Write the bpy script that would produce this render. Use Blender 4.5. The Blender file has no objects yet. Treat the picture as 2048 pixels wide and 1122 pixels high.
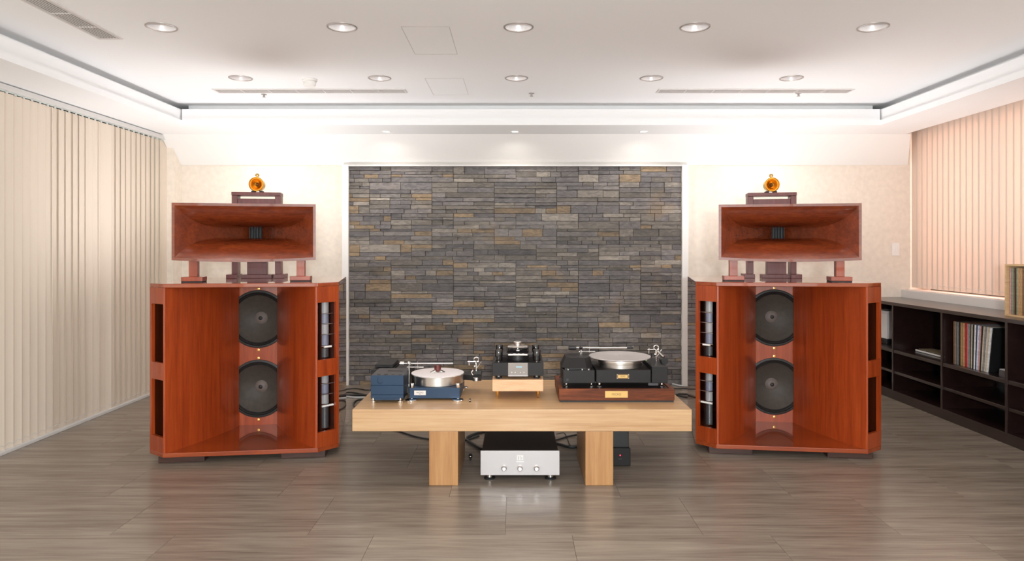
import bpy, bmesh, math, random
from mathutils import Vector, Matrix

# ------------------------------------------------------------------ camera
scene = bpy.context.scene
C = scene.collection
R = math.radians
F_PX, W_PX = 1365.0, 2048.0
cam_d = bpy.data.cameras.new('camera')
cam_d.sensor_width = 36.0
cam_d.lens = 36.0 * F_PX / W_PX
cam_d.shift_x = -6.0 / W_PX
cam_d.shift_y = -64.0 / W_PX
cam_d.clip_start = 0.05
cam = bpy.data.objects.new('camera', cam_d)
cam.location = (0, 0, 1.267)
cam.rotation_euler = (R(90), 0, 0)
C.objects.link(cam)
scene.camera = cam

# ------------------------------------------------------------------ world, daylight, exposure
world = bpy.data.worlds.new('world')
scene.world = world
world.use_nodes = True
world.node_tree.nodes['Background'].inputs[0].default_value = (0.80, 0.90, 0.86, 1)
world.node_tree.nodes['Background'].inputs[1].default_value = 0.55
scene.view_settings.view_transform = 'Standard'
scene.view_settings.look = 'None'
scene.view_settings.gamma = 1.0
scene.view_settings.use_curve_mapping = False
scene.view_settings.exposure = 0.0
scene.cycles.max_bounces = 9
scene.cycles.glossy_bounces = 4
scene.cycles.transmission_bounces = 5

def area(name, loc, rot, sx, sy, power, color):
    d = bpy.data.lights.new(name, 'AREA')
    d.shape = 'RECTANGLE'; d.size = sx; d.size_y = sy
    d.energy = power; d.color = color
    o = bpy.data.objects.new(name, d)
    o.location = loc; o.rotation_euler = rot
    C.objects.link(o)
    return o

REAR_Y = -2.6
# daylight outside the wide window behind the photographer
area('daylight_rear_window', (0.25, REAR_Y - 0.35, 1.35), (R(90), 0, 0), 5.6, 1.9, 95, (0.93, 0.965, 1.0))
# warm low sun glow outside the window on the right
area('daylight_right_window', (4.15, 4.9, 1.65), (R(90), 0, R(90)), 3.0, 1.5, 105, (1.0, 0.55, 0.475))
# pale daylight outside the window on the left
area('daylight_left_window', (-3.75, 4.6, 1.2), (R(90), 0, R(-90)), 3.2, 2.1, 18, (0.95, 1.0, 0.96))

# ------------------------------------------------------------------ material helpers
def new_mat(name):
    m = bpy.data.materials.new(name)
    m.use_nodes = True
    return m, m.node_tree, m.node_tree.nodes['Principled BSDF']

def setp(b, **kw):
    names = dict(rough='Roughness', metal='Metallic', coat='Coat Weight', coatr='Coat Roughness', spec='Specular IOR Level', ior='IOR')
    for k, v in kw.items():
        b.inputs[names[k]].default_value = v

def plain(name, col, rough=0.5, metal=0.0, coat=0.0, noise=0.0, nscale=30, bump=0.0, spec=0.5, coatr=0.04):
    m, t, b = new_mat(name)
    setp(b, rough=rough, metal=metal, coat=coat, spec=spec, coatr=coatr)
    b.inputs['Base Color'].default_value = (*col, 1)
    if noise or bump:
        tc = t.nodes.new('ShaderNodeTexCoord')
        n = t.nodes.new('ShaderNodeTexNoise')
        n.inputs['Scale'].default_value = nscale; n.inputs['Detail'].default_value = 5
        t.links.new(tc.outputs['Object'], n.inputs['Vector'])
        if noise:
            r = t.nodes.new('ShaderNodeValToRGB')
            r.color_ramp.elements[0].position = 0.3; r.color_ramp.elements[1].position = 0.7
            r.color_ramp.elements[0].color = (*[c * (1 - noise) for c in col], 1)
            r.color_ramp.elements[1].color = (*[min(1, c * (1 + noise)) for c in col], 1)
            t.links.new(n.outputs['Fac'], r.inputs['Fac']); t.links.new(r.outputs['Color'], b.inputs['Base Color'])
        if bump:
            bp = t.nodes.new('ShaderNodeBump'); bp.inputs['Strength'].default_value = bump; bp.inputs['Distance'].default_value = 0.004
            t.links.new(n.outputs['Fac'], bp.inputs['Height']); t.links.new(bp.outputs['Normal'], b.inputs['Normal'])
    return m

def wood(name, dark, mid, light, stretch, rough=0.35, coat=0.0, scale=1.0, rand=False, coatr=0.03, fine=0.35, bump=0.0, spec=0.5):
    """grain runs along the axis whose stretch value is small"""
    m, t, b = new_mat(name)
    setp(b, rough=rough, coat=coat, coatr=coatr, spec=spec)
    N = t.nodes.new; L = t.links.new
    tc = N('ShaderNodeTexCoord'); mp = N('ShaderNodeMapping')
    mp.inputs['Scale'].default_value = [s * scale for s in stretch]
    if rand:
        oi = N('ShaderNodeObjectInfo'); mu = N('ShaderNodeMath'); mu.operation = 'MULTIPLY'; mu.inputs[1].default_value = 40
        cx = N('ShaderNodeCombineXYZ')
        L(oi.outputs['Random'], mu.inputs[0]); L(mu.outputs[0], cx.inputs[0]); L(mu.outputs[0], cx.inputs[1])
        L(cx.outputs[0], mp.inputs['Location'])
    L(tc.outputs['Object'], mp.inputs['Vector'])
    n1 = N('ShaderNodeTexNoise'); n1.inputs['Scale'].default_value = 1.0; n1.inputs['Detail'].default_value = 6; n1.inputs['Roughness'].default_value = 0.6
    n1.inputs['Distortion'].default_value = 0.6
    n2 = N('ShaderNodeTexNoise'); n2.inputs['Scale'].default_value = 5.0; n2.inputs['Detail'].default_value = 4
    L(mp.outputs[0], n1.inputs['Vector']); L(mp.outputs[0], n2.inputs['Vector'])
    mx = N('ShaderNodeMix'); mx.data_type = 'FLOAT'; mx.inputs[0].default_value = fine
    L(n1.outputs['Fac'], mx.inputs[2]); L(n2.outputs['Fac'], mx.inputs[3])
    r = N('ShaderNodeValToRGB'); e = r.color_ramp.elements
    e[0].position = 0.32; e[0].color = (*dark, 1)
    e[1].position = 0.70; e[1].color = (*light, 1)
    k = e.new(0.5); k.color = (*mid, 1)
    L(mx.outputs[0], r.inputs['Fac']); L(r.outputs['Color'], b.inputs['Base Color'])
    if bump:
        bp = N('ShaderNodeBump'); bp.inputs['Strength'].default_value = bump; bp.inputs['Distance'].default_value = 0.002
        L(mx.outputs[0], bp.inputs['Height']); L(bp.outputs['Normal'], b.inputs['Normal'])
    return m

def emit(name, col, strength):
    m, t, b = new_mat(name)
    b.inputs['Base Color'].default_value = (*col, 1)
    b.inputs['Emission Color'].default_value = (*col, 1)
    b.inputs['Emission Strength'].default_value = strength
    return m

M = {}
M['paint'] = plain('white_ceiling_paint', (0.91, 0.905, 0.905), 0.7)
M['white'] = plain('white_trim_paint', (0.86, 0.84, 0.81), 0.5)
M['plaster'] = plain('cream_stucco', (0.80, 0.715, 0.62), 0.8, noise=0.05, nscale=22, bump=0.35)
M['sill'] = plain('grey_white_sill', (0.70, 0.66, 0.63), 0.45)
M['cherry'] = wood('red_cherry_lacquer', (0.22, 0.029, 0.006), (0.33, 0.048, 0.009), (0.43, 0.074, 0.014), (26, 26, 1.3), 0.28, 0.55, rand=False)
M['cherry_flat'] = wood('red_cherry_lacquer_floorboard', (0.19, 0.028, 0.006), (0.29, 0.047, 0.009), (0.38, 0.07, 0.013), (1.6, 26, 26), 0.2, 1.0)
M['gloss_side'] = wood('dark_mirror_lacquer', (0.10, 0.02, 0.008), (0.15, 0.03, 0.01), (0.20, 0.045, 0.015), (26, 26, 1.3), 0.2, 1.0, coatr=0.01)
M['mahogany'] = wood('mahogany_horn_lacquer', (0.13, 0.022, 0.007), (0.20, 0.036, 0.010), (0.30, 0.058, 0.014), (5, 14, 14), 0.25, 1.0, coatr=0.02)
M['rosewood'] = wood('dark_rosewood', (0.10, 0.021, 0.019), (0.155, 0.037, 0.033), (0.21, 0.055, 0.048), (20, 20, 1.5), 0.4, 0.15)
M['plinth'] = wood('dark_plinth_wood', (0.03, 0.012, 0.01), (0.05, 0.02, 0.015), (0.07, 0.03, 0.02), (2, 20, 20), 0.4)
M['oak'] = wood('pale_oak_slab', (0.42, 0.225, 0.10), (0.53, 0.325, 0.165), (0.61, 0.405, 0.225), (1.0, 24, 24), 0.38, 0.25, fine=0.3, coatr=0.15)
M['oak_leg'] = wood('pale_oak_leg', (0.33, 0.15, 0.05), (0.41, 0.205, 0.077), (0.50, 0.275, 0.112), (24, 24, 1.2), 0.4, 0.2, fine=0.3, coatr=0.15)
M['beech'] = wood('beech_block', (0.62, 0.34, 0.18), (0.72, 0.43, 0.24), (0.78, 0.50, 0.29), (3, 30, 30), 0.45)
M['walnut'] = wood('walnut_base', (0.05, 0.012, 0.004), (0.14, 0.034, 0.010), (0.24, 0.062, 0.017), (2.5, 40, 40), 0.45, 0.0, spec=0.25)
M['floorwood'] = wood('greige_floor_tile', (0.125, 0.098, 0.076), (0.215, 0.174, 0.138), (0.31, 0.26, 0.212), (0.9, 17, 17), 0.27, 0.0, rand=True, fine=0.4, spec=0.6)
M['espresso'] = wood('espresso_shelf', (0.010, 0.0045, 0.004), (0.016, 0.007, 0.006), (0.026, 0.012, 0.010), (14, 1.4, 14), 0.28, 0.35)
M['pine'] = wood('pale_crate_wood', (0.50, 0.30, 0.14), (0.62, 0.40, 0.21), (0.70, 0.48, 0.27), (3, 3, 24), 0.5)
M['black'] = plain('satin_black', (0.012, 0.011, 0.012), 0.38)
M['charcoal'] = plain('charcoal_anodised', (0.0135, 0.0115, 0.0115), 0.5, spec=0.3)
M['gloss_black'] = plain('gloss_black', (0.008, 0.007, 0.008), 0.08, coat=0.6)
M['rubber'] = plain('black_rubber', (0.012, 0.012, 0.012), 0.6)
M['cone'] = plain('grey_paper_cone', (0.058, 0.047, 0.038), 0.6, noise=0.12, nscale=40)
M['cap'] = plain('brown_grey_dust_cap', (0.16, 0.125, 0.11), 0.6)
M['surround'] = plain('dark_surround', (0.018, 0.016, 0.015), 0.55)
M['blue'] = plain('blue_anodised', (0.012, 0.037, 0.082), 0.4, metal=0.2)
M['bluedark'] = plain('blue_black_side', (0.008, 0.014, 0.03), 0.35, metal=0.2)
M['lid'] = plain('dark_grey_lid', (0.06, 0.055, 0.06), 0.4)
M['chrome'] = plain('polished_chrome', (0.80, 0.78, 0.76), 0.10, metal=1.0)
M['steel'] = plain('brushed_steel', (0.66, 0.62, 0.59), 0.30, metal=1.0)
M['alu'] = plain('silver_faceplate', (0.48, 0.455, 0.45), 0.42, metal=0.35)
M['alu_knob'] = plain('silver_knob', (0.60, 0.57, 0.56), 0.25, metal=0.9)
M['brass'] = plain('brass', (0.80, 0.50, 0.16), 0.22, metal=1.0)
M['gold'] = plain('polished_gold', (0.95, 0.47, 0.06), 0.30, metal=1.0)
M['goldplate'] = plain('gold_plate', (0.62, 0.40, 0.14), 0.4, metal=0.5)
M['mat_white'] = plain('white_platter_mat', (0.72, 0.66, 0.66), 0.6)
M['mat_grey'] = plain('grey_platter_mat', (0.50, 0.46, 0.45), 0.45, metal=0.3)
M['clampwood'] = plain('dark_red_wood', (0.11, 0.018, 0.014), 0.3, coat=0.5)
M['plate'] = plain('pale_name_plate', (0.72, 0.66, 0.62), 0.35, metal=0.3)
M['ink'] = plain('black_ink', (0.01, 0.01, 0.01), 0.5)
M['goldink'] = plain('dark_gold_ink', (0.16, 0.09, 0.03), 0.5)
M['display'] = plain('grey_display', (0.24, 0.21, 0.19), 0.3, metal=0.4)
M['led_blue'] = emit('blue_display_digits', (0.25, 0.45, 0.55), 0.4)
M['led_red'] = emit('red_led', (1.0, 0.02, 0.06), 2.0)
M['led_green'] = emit('green_led', (0.6, 0.9, 0.3), 0.8)
M['cable'] = plain('black_cable', (0.010, 0.010, 0.010), 0.5)
M['cable_grey'] = plain('grey_cable', (0.42, 0.43, 0.43), 0.5)
M['frame_alu'] = plain('window_frame_metal', (0.10, 0.11, 0.11), 0.4, metal=0.5)
M['rail'] = plain('blind_rail', (0.62, 0.60, 0.58), 0.4)
M['dark_gap'] = plain('vent_dark', (0.12, 0.10, 0.095), 0.8)
M['ventmetal'] = plain('vent_slat_paint', (0.70, 0.66, 0.64), 0.5)
M['diffuser'] = emit('lamp_diffuser', (1.0, 0.94, 0.88), 0.55)
M['reflector'] = plain('lamp_reflector', (0.75, 0.73, 0.74), 0.35, metal=0.2)
M['ring'] = plain('lamp_ring', (0.42, 0.38, 0.36), 0.4, metal=0.4)
M['spot_glow'] = emit('spot_lamp_glass', (1.0, 0.95, 0.88), 3.0)
M['whitebox'] = plain('white_plastic', (0.70, 0.68, 0.66), 0.45)
M['reflection_pale'] = plain('pale_grey_reflection', (0.30, 0.29, 0.30), 0.3, coat=0.5)  # these three tones imitate a window reflection inside the ports
M['reflection_blue'] = plain('blue_grey_reflection', (0.17, 0.18, 0.24), 0.3, coat=0.5)
M['reflection_dark'] = plain('dark_grey_reflection', (0.05, 0.048, 0.052), 0.3, coat=0.5)
M['key'] = plain('tan_keys', (0.17, 0.13, 0.08), 0.5)

def slat_mat(name, col, trans):
    m, t, b = new_mat(name)
    setp(b, rough=0.7); b.inputs['Base Color'].default_value = (*col, 1)
    tr = t.nodes.new('ShaderNodeBsdfTranslucent'); tr.inputs[0].default_value = (*col, 1)
    mx = t.nodes.new('ShaderNodeMixShader'); mx.inputs[0].default_value = trans
    t.links.new(b.outputs[0], mx.inputs[1]); t.links.new(tr.outputs[0], mx.inputs[2])
    t.links.new(mx.outputs[0], t.nodes['Material Output'].inputs['Surface'])
    return m
M['slat'] = slat_mat('cream_fabric_slat', (0.77, 0.66, 0.55), 0.12)
M['slat_right'] = slat_mat('cream_fabric_slat_backlit', (0.80, 0.72, 0.64), 0.40)

def glass_mat():
    m, t, b = new_mat('window_glass')
    tr = t.nodes.new('ShaderNodeBsdfTransparent'); tr.inputs[0].default_value = (0.93, 0.97, 0.95, 1)
    gl = t.nodes.new('ShaderNodeBsdfGlossy'); gl.inputs['Roughness'].default_value = 0.02
    mx = t.nodes.new('ShaderNodeMixShader'); mx.inputs[0].default_value = 0.08
    t.links.new(tr.outputs[0], mx.inputs[1]); t.links.new(gl.outputs[0], mx.inputs[2])
    t.links.new(mx.outputs[0], t.nodes['Material Output'].inputs['Surface'])
    return m
M['glass'] = glass_mat()

def slate_mat():
    m, t, b = new_mat('slate_stone')
    N = t.nodes.new; L = t.links.new
    setp(b, rough=0.55, spec=0.45)
    at = N('ShaderNodeAttribute'); at.attribute_name = 'tint'
    tc = N('ShaderNodeTexCoord'); mp = N('ShaderNodeMapping'); mp.inputs['Scale'].default_value = (9, 9, 26)
    L(tc.outputs['Object'], mp.inputs['Vector'])
    n = N('ShaderNodeTexNoise'); n.inputs['Scale'].default_value = 1.6; n.inputs['Detail'].default_value = 8; n.inputs['Roughness'].default_value = 0.65; n.inputs['Distortion'].default_value = 1.2
    L(mp.outputs[0], n.inputs['Vector'])
    r = N('ShaderNodeValToRGB'); r.color_ramp.elements[0].position = 0.28; r.color_ramp.elements[1].position = 0.75
    r.color_ramp.elements[0].color = (0.42, 0.42, 0.44, 1); r.color_ramp.elements[1].color = (1.6, 1.55, 1.46, 1)
    L(n.outputs['Fac'], r.inputs['Fac'])
    mu = N('ShaderNodeMix'); mu.data_type = 'RGBA'; mu.blend_type = 'MULTIPLY'; mu.inputs[0].default_value = 1.0
    L(at.outputs['Color'], mu.inputs[6]); L(r.outputs['Color'], mu.inputs[7])
    n3 = N('ShaderNodeTexNoise'); n3.inputs['Scale'].default_value = 3.3; n3.inputs['Detail'].default_value = 3
    L(tc.outputs['Object'], n3.inputs['Vector'])
    r3 = N('ShaderNodeValToRGB'); r3.color_ramp.elements[0].position = 0.60; r3.color_ramp.elements[1].position = 0.74
    r3.color_ramp.elements[0].color = (0, 0, 0, 1); r3.color_ramp.elements[1].color = (0.55, 0.55, 0.55, 1)
    L(n3.outputs['Fac'], r3.inputs['Fac'])
    m2 = N('ShaderNodeMix'); m2.data_type = 'RGBA'; m2.inputs[7].default_value = (0.24, 0.165, 0.10, 1)
    L(r3.outputs['Color'], m2.inputs[0]); L(mu.outputs[2], m2.inputs[6])
    L(m2.outputs[2], b.inputs['Base Color'])
    bp = N('ShaderNodeBump'); bp.inputs['Strength'].default_value = 0.5; bp.inputs['Distance'].default_value = 0.006
    L(n.outputs['Fac'], bp.inputs['Height']); L(bp.outputs['Normal'], b.inputs['Normal'])
    return m
M['slate'] = slate_mat()

# ------------------------------------------------------------------ mesh helpers
class MB:
    """collects shapes; build() links them as one mesh object"""
    def __init__(self, off=(0, 0, 0)):
        self.bm = bmesh.new(); self.off = Vector(off); self.smooth = False
    def _v(self, p):
        return self.bm.verts.new(Vector(p) - self.off)
    def box(self, x0, x1, y0, y1, z0, z1, bev=0.0, seg=2):
        v = [self._v(p) for p in ((x0, y0, z0), (x1, y0, z0), (x1, y1, z0), (x0, y1, z0), (x0, y0, z1), (x1, y0, z1), (x1, y1, z1), (x0, y1, z1))]
        fs = [self.bm.faces.new([v[i] for i in q]) for q in ((3, 2, 1, 0), (4, 5, 6, 7), (0, 1, 5, 4), (1, 2, 6, 5), (2, 3, 7, 6), (3, 0, 4, 7))]
        if bev:
            es = list({e for f in fs for e in f.edges})
            bmesh.ops.bevel(self.bm, geom=es, offset=bev, segments=seg, affect='EDGES', profile=0.5, clamp_overlap=True)
        return self
    def prism(self, poly, z0, z1, bev=0.0):
        """poly counter-clockwise in xy"""
        a = [self._v((x, y, z0)) for x, y in poly]; b = [self._v((x, y, z1)) for x, y in poly]
        n = len(poly)
        fs = [self.bm.faces.new(a[::-1]), self.bm.faces.new(b)]
        for i in range(n):
            j = (i + 1) % n
            fs.append(self.bm.faces.new((a[i], a[j], b[j], b[i])))
        if bev:
            es = list({e for f in fs for e in f.edges})
            bmesh.ops.bevel(self.bm, geom=es, offset=bev, segments=2, affect='EDGES', profile=0.5, clamp_overlap=True)
        return self
    def extrude_x(self, poly, x0, x1):
        """poly in (y, z), extruded along x"""
        a = [self._v((x0, y, z)) for y, z in poly]; b = [self._v((x1, y, z)) for y, z in poly]
        n = len(poly)
        self.bm.faces.new(a[::-1]); self.bm.faces.new(b)
        for i in range(n):
            j = (i + 1) % n
            self.bm.faces.new((a[i], a[j], b[j], b[i]))
        return self
    def lathe(self, prof, c, axis='z', n=32, cap0=False, cap1=False):
        """prof: list of (radius, height along axis); c: centre"""
        c = Vector(c); rings = []
        for r, h in prof:
            ring = []
            if r < 1e-6:
                ring = [self._v(self._ax(c, 0, 0, h, axis))]
            else:
                for i in range(n):
                    a = 2 * math.pi * i / n
                    ring.append(self._v(self._ax(c, r * math.cos(a), r * math.sin(a), h, axis)))
            rings.append(ring)
        for A, B in zip(rings, rings[1:]):
            if len(A) == 1 and len(B) == 1: continue
            for i in range(n):
                j = (i + 1) % n
                if len(A) == 1: self.bm.faces.new((A[0], B[j], B[i]))
                elif len(B) == 1: self.bm.faces.new((A[i], A[j], B[0]))
                else: self.bm.faces.new((A[i], A[j], B[j], B[i]))
        if cap0 and len(rings[0]) > 1: self.bm.faces.new(rings[0][::-1])
        if cap1 and len(rings[-1]) > 1: self.bm.faces.new(rings[-1])
        self.smooth = True
        return self
    @staticmethod
    def _ax(c, u, v, h, axis):
        if axis == 'z': return c + Vector((u, v, h))
        if axis == 'y': return c + Vector((u, h, v))     # along +y
        if axis == '-y': return c + Vector((u, -h, v))
        return c + Vector((h, u, v))                      # along +x
    def cyl(self, c, r, h0, h1, axis='z', n=24, bev=0.0):
        if bev:
            return self.lathe([(0, h0), (r - bev, h0), (r, h0 + bev), (r, h1 - bev), (r - bev, h1), (0, h1)], c, axis, n)
        return self.lathe([(0, h0), (r, h0), (r, h1), (0, h1)], c, axis, n)
    def sphere(self, c, r, n=16):
        prof = [(r * math.sin(math.pi * i / 10), -r * math.cos(math.pi * i / 10)) for i in range(11)]
        prof[0] = (0, -r); prof[-1] = (0, r)
        return self.lathe(prof, c, 'z', n)
    def tube(self, pts, r, n=8):
        pts = [Vector(p) for p in pts]; rings = []
        for i, p in enumerate(pts):
            d = (pts[min(i + 1, len(pts) - 1)] - pts[max(i - 1, 0)]).normalized()
            u = d.cross(Vector((0, 0, 1)))
            if u.length < 1e-3: u = d.cross(Vector((1, 0, 0)))
            u.normalize(); w = u.cross(d)
            rings.append([self._v(p + (u * math.cos(2 * math.pi * k / n) + w * math.sin(2 * math.pi * k / n)) * r) for k in range(n)])
        for A, B in zip(rings, rings[1:]):
            for i in range(n):
                j = (i + 1) % n
                self.bm.faces.new((A[i], A[j], B[j], B[i]))
        self.bm.faces.new(rings[0][::-1]); self.bm.faces.new(rings[-1])
        self.smooth = True
        return self
    def quad(self, a, b, c, d):
        self.bm.faces.new([self._v(p) for p in (a, b, c, d)]); return self
    def grid(self, rows):
        vs = [[self._v(p) for p in row] for row in rows]
        for A, B in zip(vs, vs[1:]):
            for i in range(len(A) - 1):
                self.bm.faces.new((A[i], A[i + 1], B[i + 1], B[i]))
        self.smooth = True
        return self
    def hole_patch(self, cx, cy, hw, hh, r, to3d, n=48, zc=None):
        """rectangle half sizes hw, hh around (cx,cy) with a round hole; to3d maps (u,v)->xyz"""
        inner, outer = [], []
        angs = sorted(set([2 * math.pi * i / n for i in range(n)] + [math.atan2(sy * hh, sx * hw) % (2 * math.pi) for sx in (-1, 1) for sy in (-1, 1)]))
        for a in angs:
            c, s = math.cos(a), math.sin(a)
            k = min(hw / abs(c) if abs(c) > 1e-9 else 1e9, hh / abs(s) if abs(s) > 1e-9 else 1e9)
            inner.append(self._v(to3d(cx + r * c, cy + r * s))); outer.append(self._v(to3d(cx + k * c, cy + k * s)))
        for i in range(len(angs)):
            j = (i + 1) % len(angs)
            self.bm.faces.new((inner[i], outer[i], outer[j], inner[j]))
        return self
    def build(self, name, mat, parent=None, recalc=True, smooth=None, solid=0.0):
        if solid:
            pass
        if recalc: bmesh.ops.recalc_face_normals(self.bm, faces=self.bm.faces)
        me = bpy.data.meshes.new(name)
        self.bm.to_mesh(me); self.bm.free()
        me.materials.append(mat)
        if self.smooth if smooth is None else smooth:
            for p in me.polygons: p.use_smooth = True
            me.set_sharp_from_angle(angle=R(35))
        o = bpy.data.objects.new(name, me)
        C.objects.link(o)
        if parent is not None: o.parent = parent
        return o

def tag(o, label=None, cat=None, group=None, kind=None):
    if label: o['label'] = label
    if cat: o['category'] = cat
    if group: o['group'] = group
    if kind: o['kind'] = kind
    return o

def thing(name, label, cat, loc=(0, 0, 0), rz=0.0, group=None):
    o = bpy.data.objects.new(name, None)
    o.empty_display_size = 0.05
    o.location = loc; o.rotation_euler = (0, 0, rz)
    C.objects.link(o)
    return tag(o, label, cat, group)

def copy_tree(o, parent=None):
    c = o.copy(); C.objects.link(c); c.parent = parent
    for ch in list(o.children): copy_tree(ch, c)
    return c

def struct(o): o['kind'] = 'structure'; return o

def text(name, body, size, loc, mat, parent, off=(0, 0, 0), depth=0.0004):
    """upright lettering facing -y"""
    cu = bpy.data.curves.new(name, 'FONT'); cu.body = body; cu.size = size
    cu.align_x = 'CENTER'; cu.align_y = 'CENTER'; cu.extrude = depth
    tmp = bpy.data.objects.new(name + '_tmp', cu); C.objects.link(tmp)
    bpy.context.view_layer.update()
    me = bpy.data.meshes.new_from_object(tmp)
    bpy.data.objects.remove(tmp); bpy.data.curves.remove(cu)
    me.transform(Matrix.Rotation(R(90), 4, 'X')); me.transform(Matrix.Translation(Vector(loc) - Vector(off)))
    me.materials.clear(); me.materials.append(mat)
    o = bpy.data.objects.new(name, me); C.objects.link(o); o.parent = parent
    return o

def smooth_path(pts, n=8):
    """Catmull-Rom through pts"""
    P = [Vector(p) for p in pts]; P = [2 * P[0] - P[1]] + P + [2 * P[-1] - P[-2]]
    out = []
    for i in range(1, len(P) - 2):
        a, b, c, d = P[i - 1:i + 3]
        for k in range(n):
            t = k / n
            out.append(0.5 * ((2 * b) + (c - a) * t + (2 * a - 5 * b + 4 * c - d) * t * t + (3 * b - a - 3 * c + d) * t ** 3))
    out.append(P[-2])
    return out

ORD = ['first', 'second', 'third', 'fourth', 'fifth', 'sixth', 'seventh', 'eighth', 'ninth', 'tenth', 'eleventh', 'twelfth', 'thirteenth',
       'fourteenth', 'fifteenth', 'sixteenth', 'seventeenth', 'eighteenth', 'nineteenth', 'twentieth', 'twenty-first', 'twenty-second', 'twenty-third', 'twenty-fourth', 'twenty-fifth', 'twenty-sixth']

# ------------------------------------------------------------------ room dimensions
BACK = 6.37; XL = -3.30; XR = 3.86
ZC, ZS = 2.473, 2.287           # ceiling, soffit underside
EL, ER, EB = -2.758, 3.022, 5.637   # tray edges
EF = -1.9
rnd = random.Random(7)

# ------------------------------------------------------------------ floor
fl = MB().box(XL - 0.2, XR + 0.2, REAR_Y - 0.1, BACK + 0.2, -0.14, -0.012).build('floor', M['floorwood']); struct(fl)
TX, TY = 0.876, 0.46
y = 3.018 - 4 * TY
row = -4
MB().box(XL, XR, REAR_Y, y - 0.0012, -0.012, 0).build('tile', M['floorwood'], fl)
while y < BACK:
    off = -0.043 if row % 3 == 0 else (0.252 if row % 3 == 2 else 0.54)
    x = off - 5 * TX
    while x < XR:
        a, b = max(x, XL), min(x + TX, XR); c, d = y, min(y + TY, BACK)
        if b - a > 0.02 and d - c > 0.02:
            cx, cy = (a + b) / 2, (c + d) / 2
            t = MB((cx, cy, 0)).box(a + 0.0007, b - 0.0007, c + 0.0007, d - 0.0007, -0.012, 0.0).build('tile', M['floorwood'], fl)
            t.location = (cx, cy, 0)
        x += TX
    y += TY; row += 1

# ------------------------------------------------------------------ ceiling with tray
S1, S2 = 367.3, 282.8
row1 = [((px - 1030) / S1, 3.716) for px in (323, 684, 1037, 1390, 1746)]
row2 = [((px - 1030) / S2, 4.828) for px in (481, 759, 1033, 1303, 1583)]
LR = 0.074
m = MB()
cells = {}
hc = 0.11
xs_all = sorted(set([XL, XR]))
def strip(y0, y1, xs):
    cur = XL
    for cx in xs:
        m.quad((cur, y0, ZC), (cur, y1, ZC), (cx - hc, y1, ZC), (cx - hc, y0, ZC)); cur = cx + hc
        m.hole_patch(cx, (y0 + y1) / 2, hc, (y1 - y0) / 2, LR, lambda u, v: (u, v, ZC))
    m.quad((cur, y0, ZC), (cur, y1, ZC), (XR, y1, ZC), (XR, y0, ZC))
def plainstrip(y0, y1): m.quad((XL, y0, ZC), (XL, y1, ZC), (XR, y1, ZC), (XR, y0, ZC))
plainstrip(REAR_Y, 3.716 - hc); strip(3.716 - hc, 3.716 + hc, [p[0] for p in row1])
plainstrip(3.716 + hc, 4.828 - hc); strip(4.828 - hc, 4.828 + hc, [p[0] for p in row2]); plainstrip(4.828 + hc, BACK)
ceil = m.build('ceiling', M['paint'], recalc=False); struct(ceil)
MB().box(XL - 0.2, XR + 0.2, REAR_Y - 0.1, BACK + 0.2, ZC + 0.16, ZC + 0.22).build('roof_slab', M['paint'], ceil)

def soffit(name, outer, inner, axis, lo, hi, zl=ZS):
    """body, lip and blocked slot of one side of the tray"""
    sgn = 1 if outer > inner else -1
    def bx(mb, e0, e1, z0, z1, l, h):
        a, b = sorted((inner + sgn * e0, inner + sgn * e1))
        if axis == 'x': mb.box(a, b, l, h, z0, z1)
        else: mb.box(l, h, a, b, z0, z1)
    w = abs(outer - inner)
    b_ = MB(); bx(b_, 0.015, w, ZS, 2.421, lo, hi); bx(b_, 0.13, w, 2.421, ZC, lo, hi)
    o = b_.build(name, M['paint'], ceil)
    l_ = MB(); bx(l_, 0.0, 0.015, ZS, 2.328, lo, hi); l_.build('soffit_lip', M['paint'], o)
    return o
soffit('soffit', XL, EL, 'x', EF, BACK)
soffit('soffit', 3.48, ER, 'x', EF, BACK)
soffit('soffit', 6.12, EB, 'y', EL, ER)
soffit('soffit', REAR_Y, EF, 'y', XL, XR)
# filler above the blind pocket on the right
MB().box(3.70 + 0.08, XR, EF, BACK, ZS, ZC).build('soffit', M['paint'], ceil)
# sloped panel over the back wall
sp = MB()
prof = [(6.08, ZS, 3.525), (6.12, ZS + 0.12, 3.525), (BACK + 0.02, ZS + 0.12, 3.66), (BACK + 0.02, 2.044, 3.66), (BACK - 0.012, 2.044, 3.66)]
lft = [sp._v((-3.16, y, z)) for y, z, _ in prof]; rgt = [sp._v((x, y, z)) for y, z, x in prof]
sp.bm.faces.new(lft[::-1]); sp.bm.faces.new((rgt[0], rgt[1], rgt[2])); sp.bm.faces.new((rgt[0], rgt[2], rgt[3])); sp.bm.faces.new((rgt[0], rgt[3], rgt[4]))
for i in range(5): sp.bm.faces.new((lft[i], lft[(i + 1) % 5], rgt[(i + 1) % 5], rgt[i]))
sp.build('sloped_panel', M['white'], ceil)
# flush access hatches (thin proud frames)
def hatch(x0, x1, y0, y1):
    w = 0.0016; zz = (ZC - 0.0008, ZC + 0.001)
    MB().box(x0, x1, y0, y0 + w, *zz).box(x0, x1, y1 - w, y1, *zz).box(x0, x0 + w, y0 + w, y1 - w, *zz).box(x1 - w, x1, y0 + w, y1 - w, *zz).build('access_panel_seam', M['ring'], ceil)
hatch(-0.62, -0.357, 3.71, 4.24); hatch(-0.64, -0.366, 4.84, 5.36)

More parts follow.
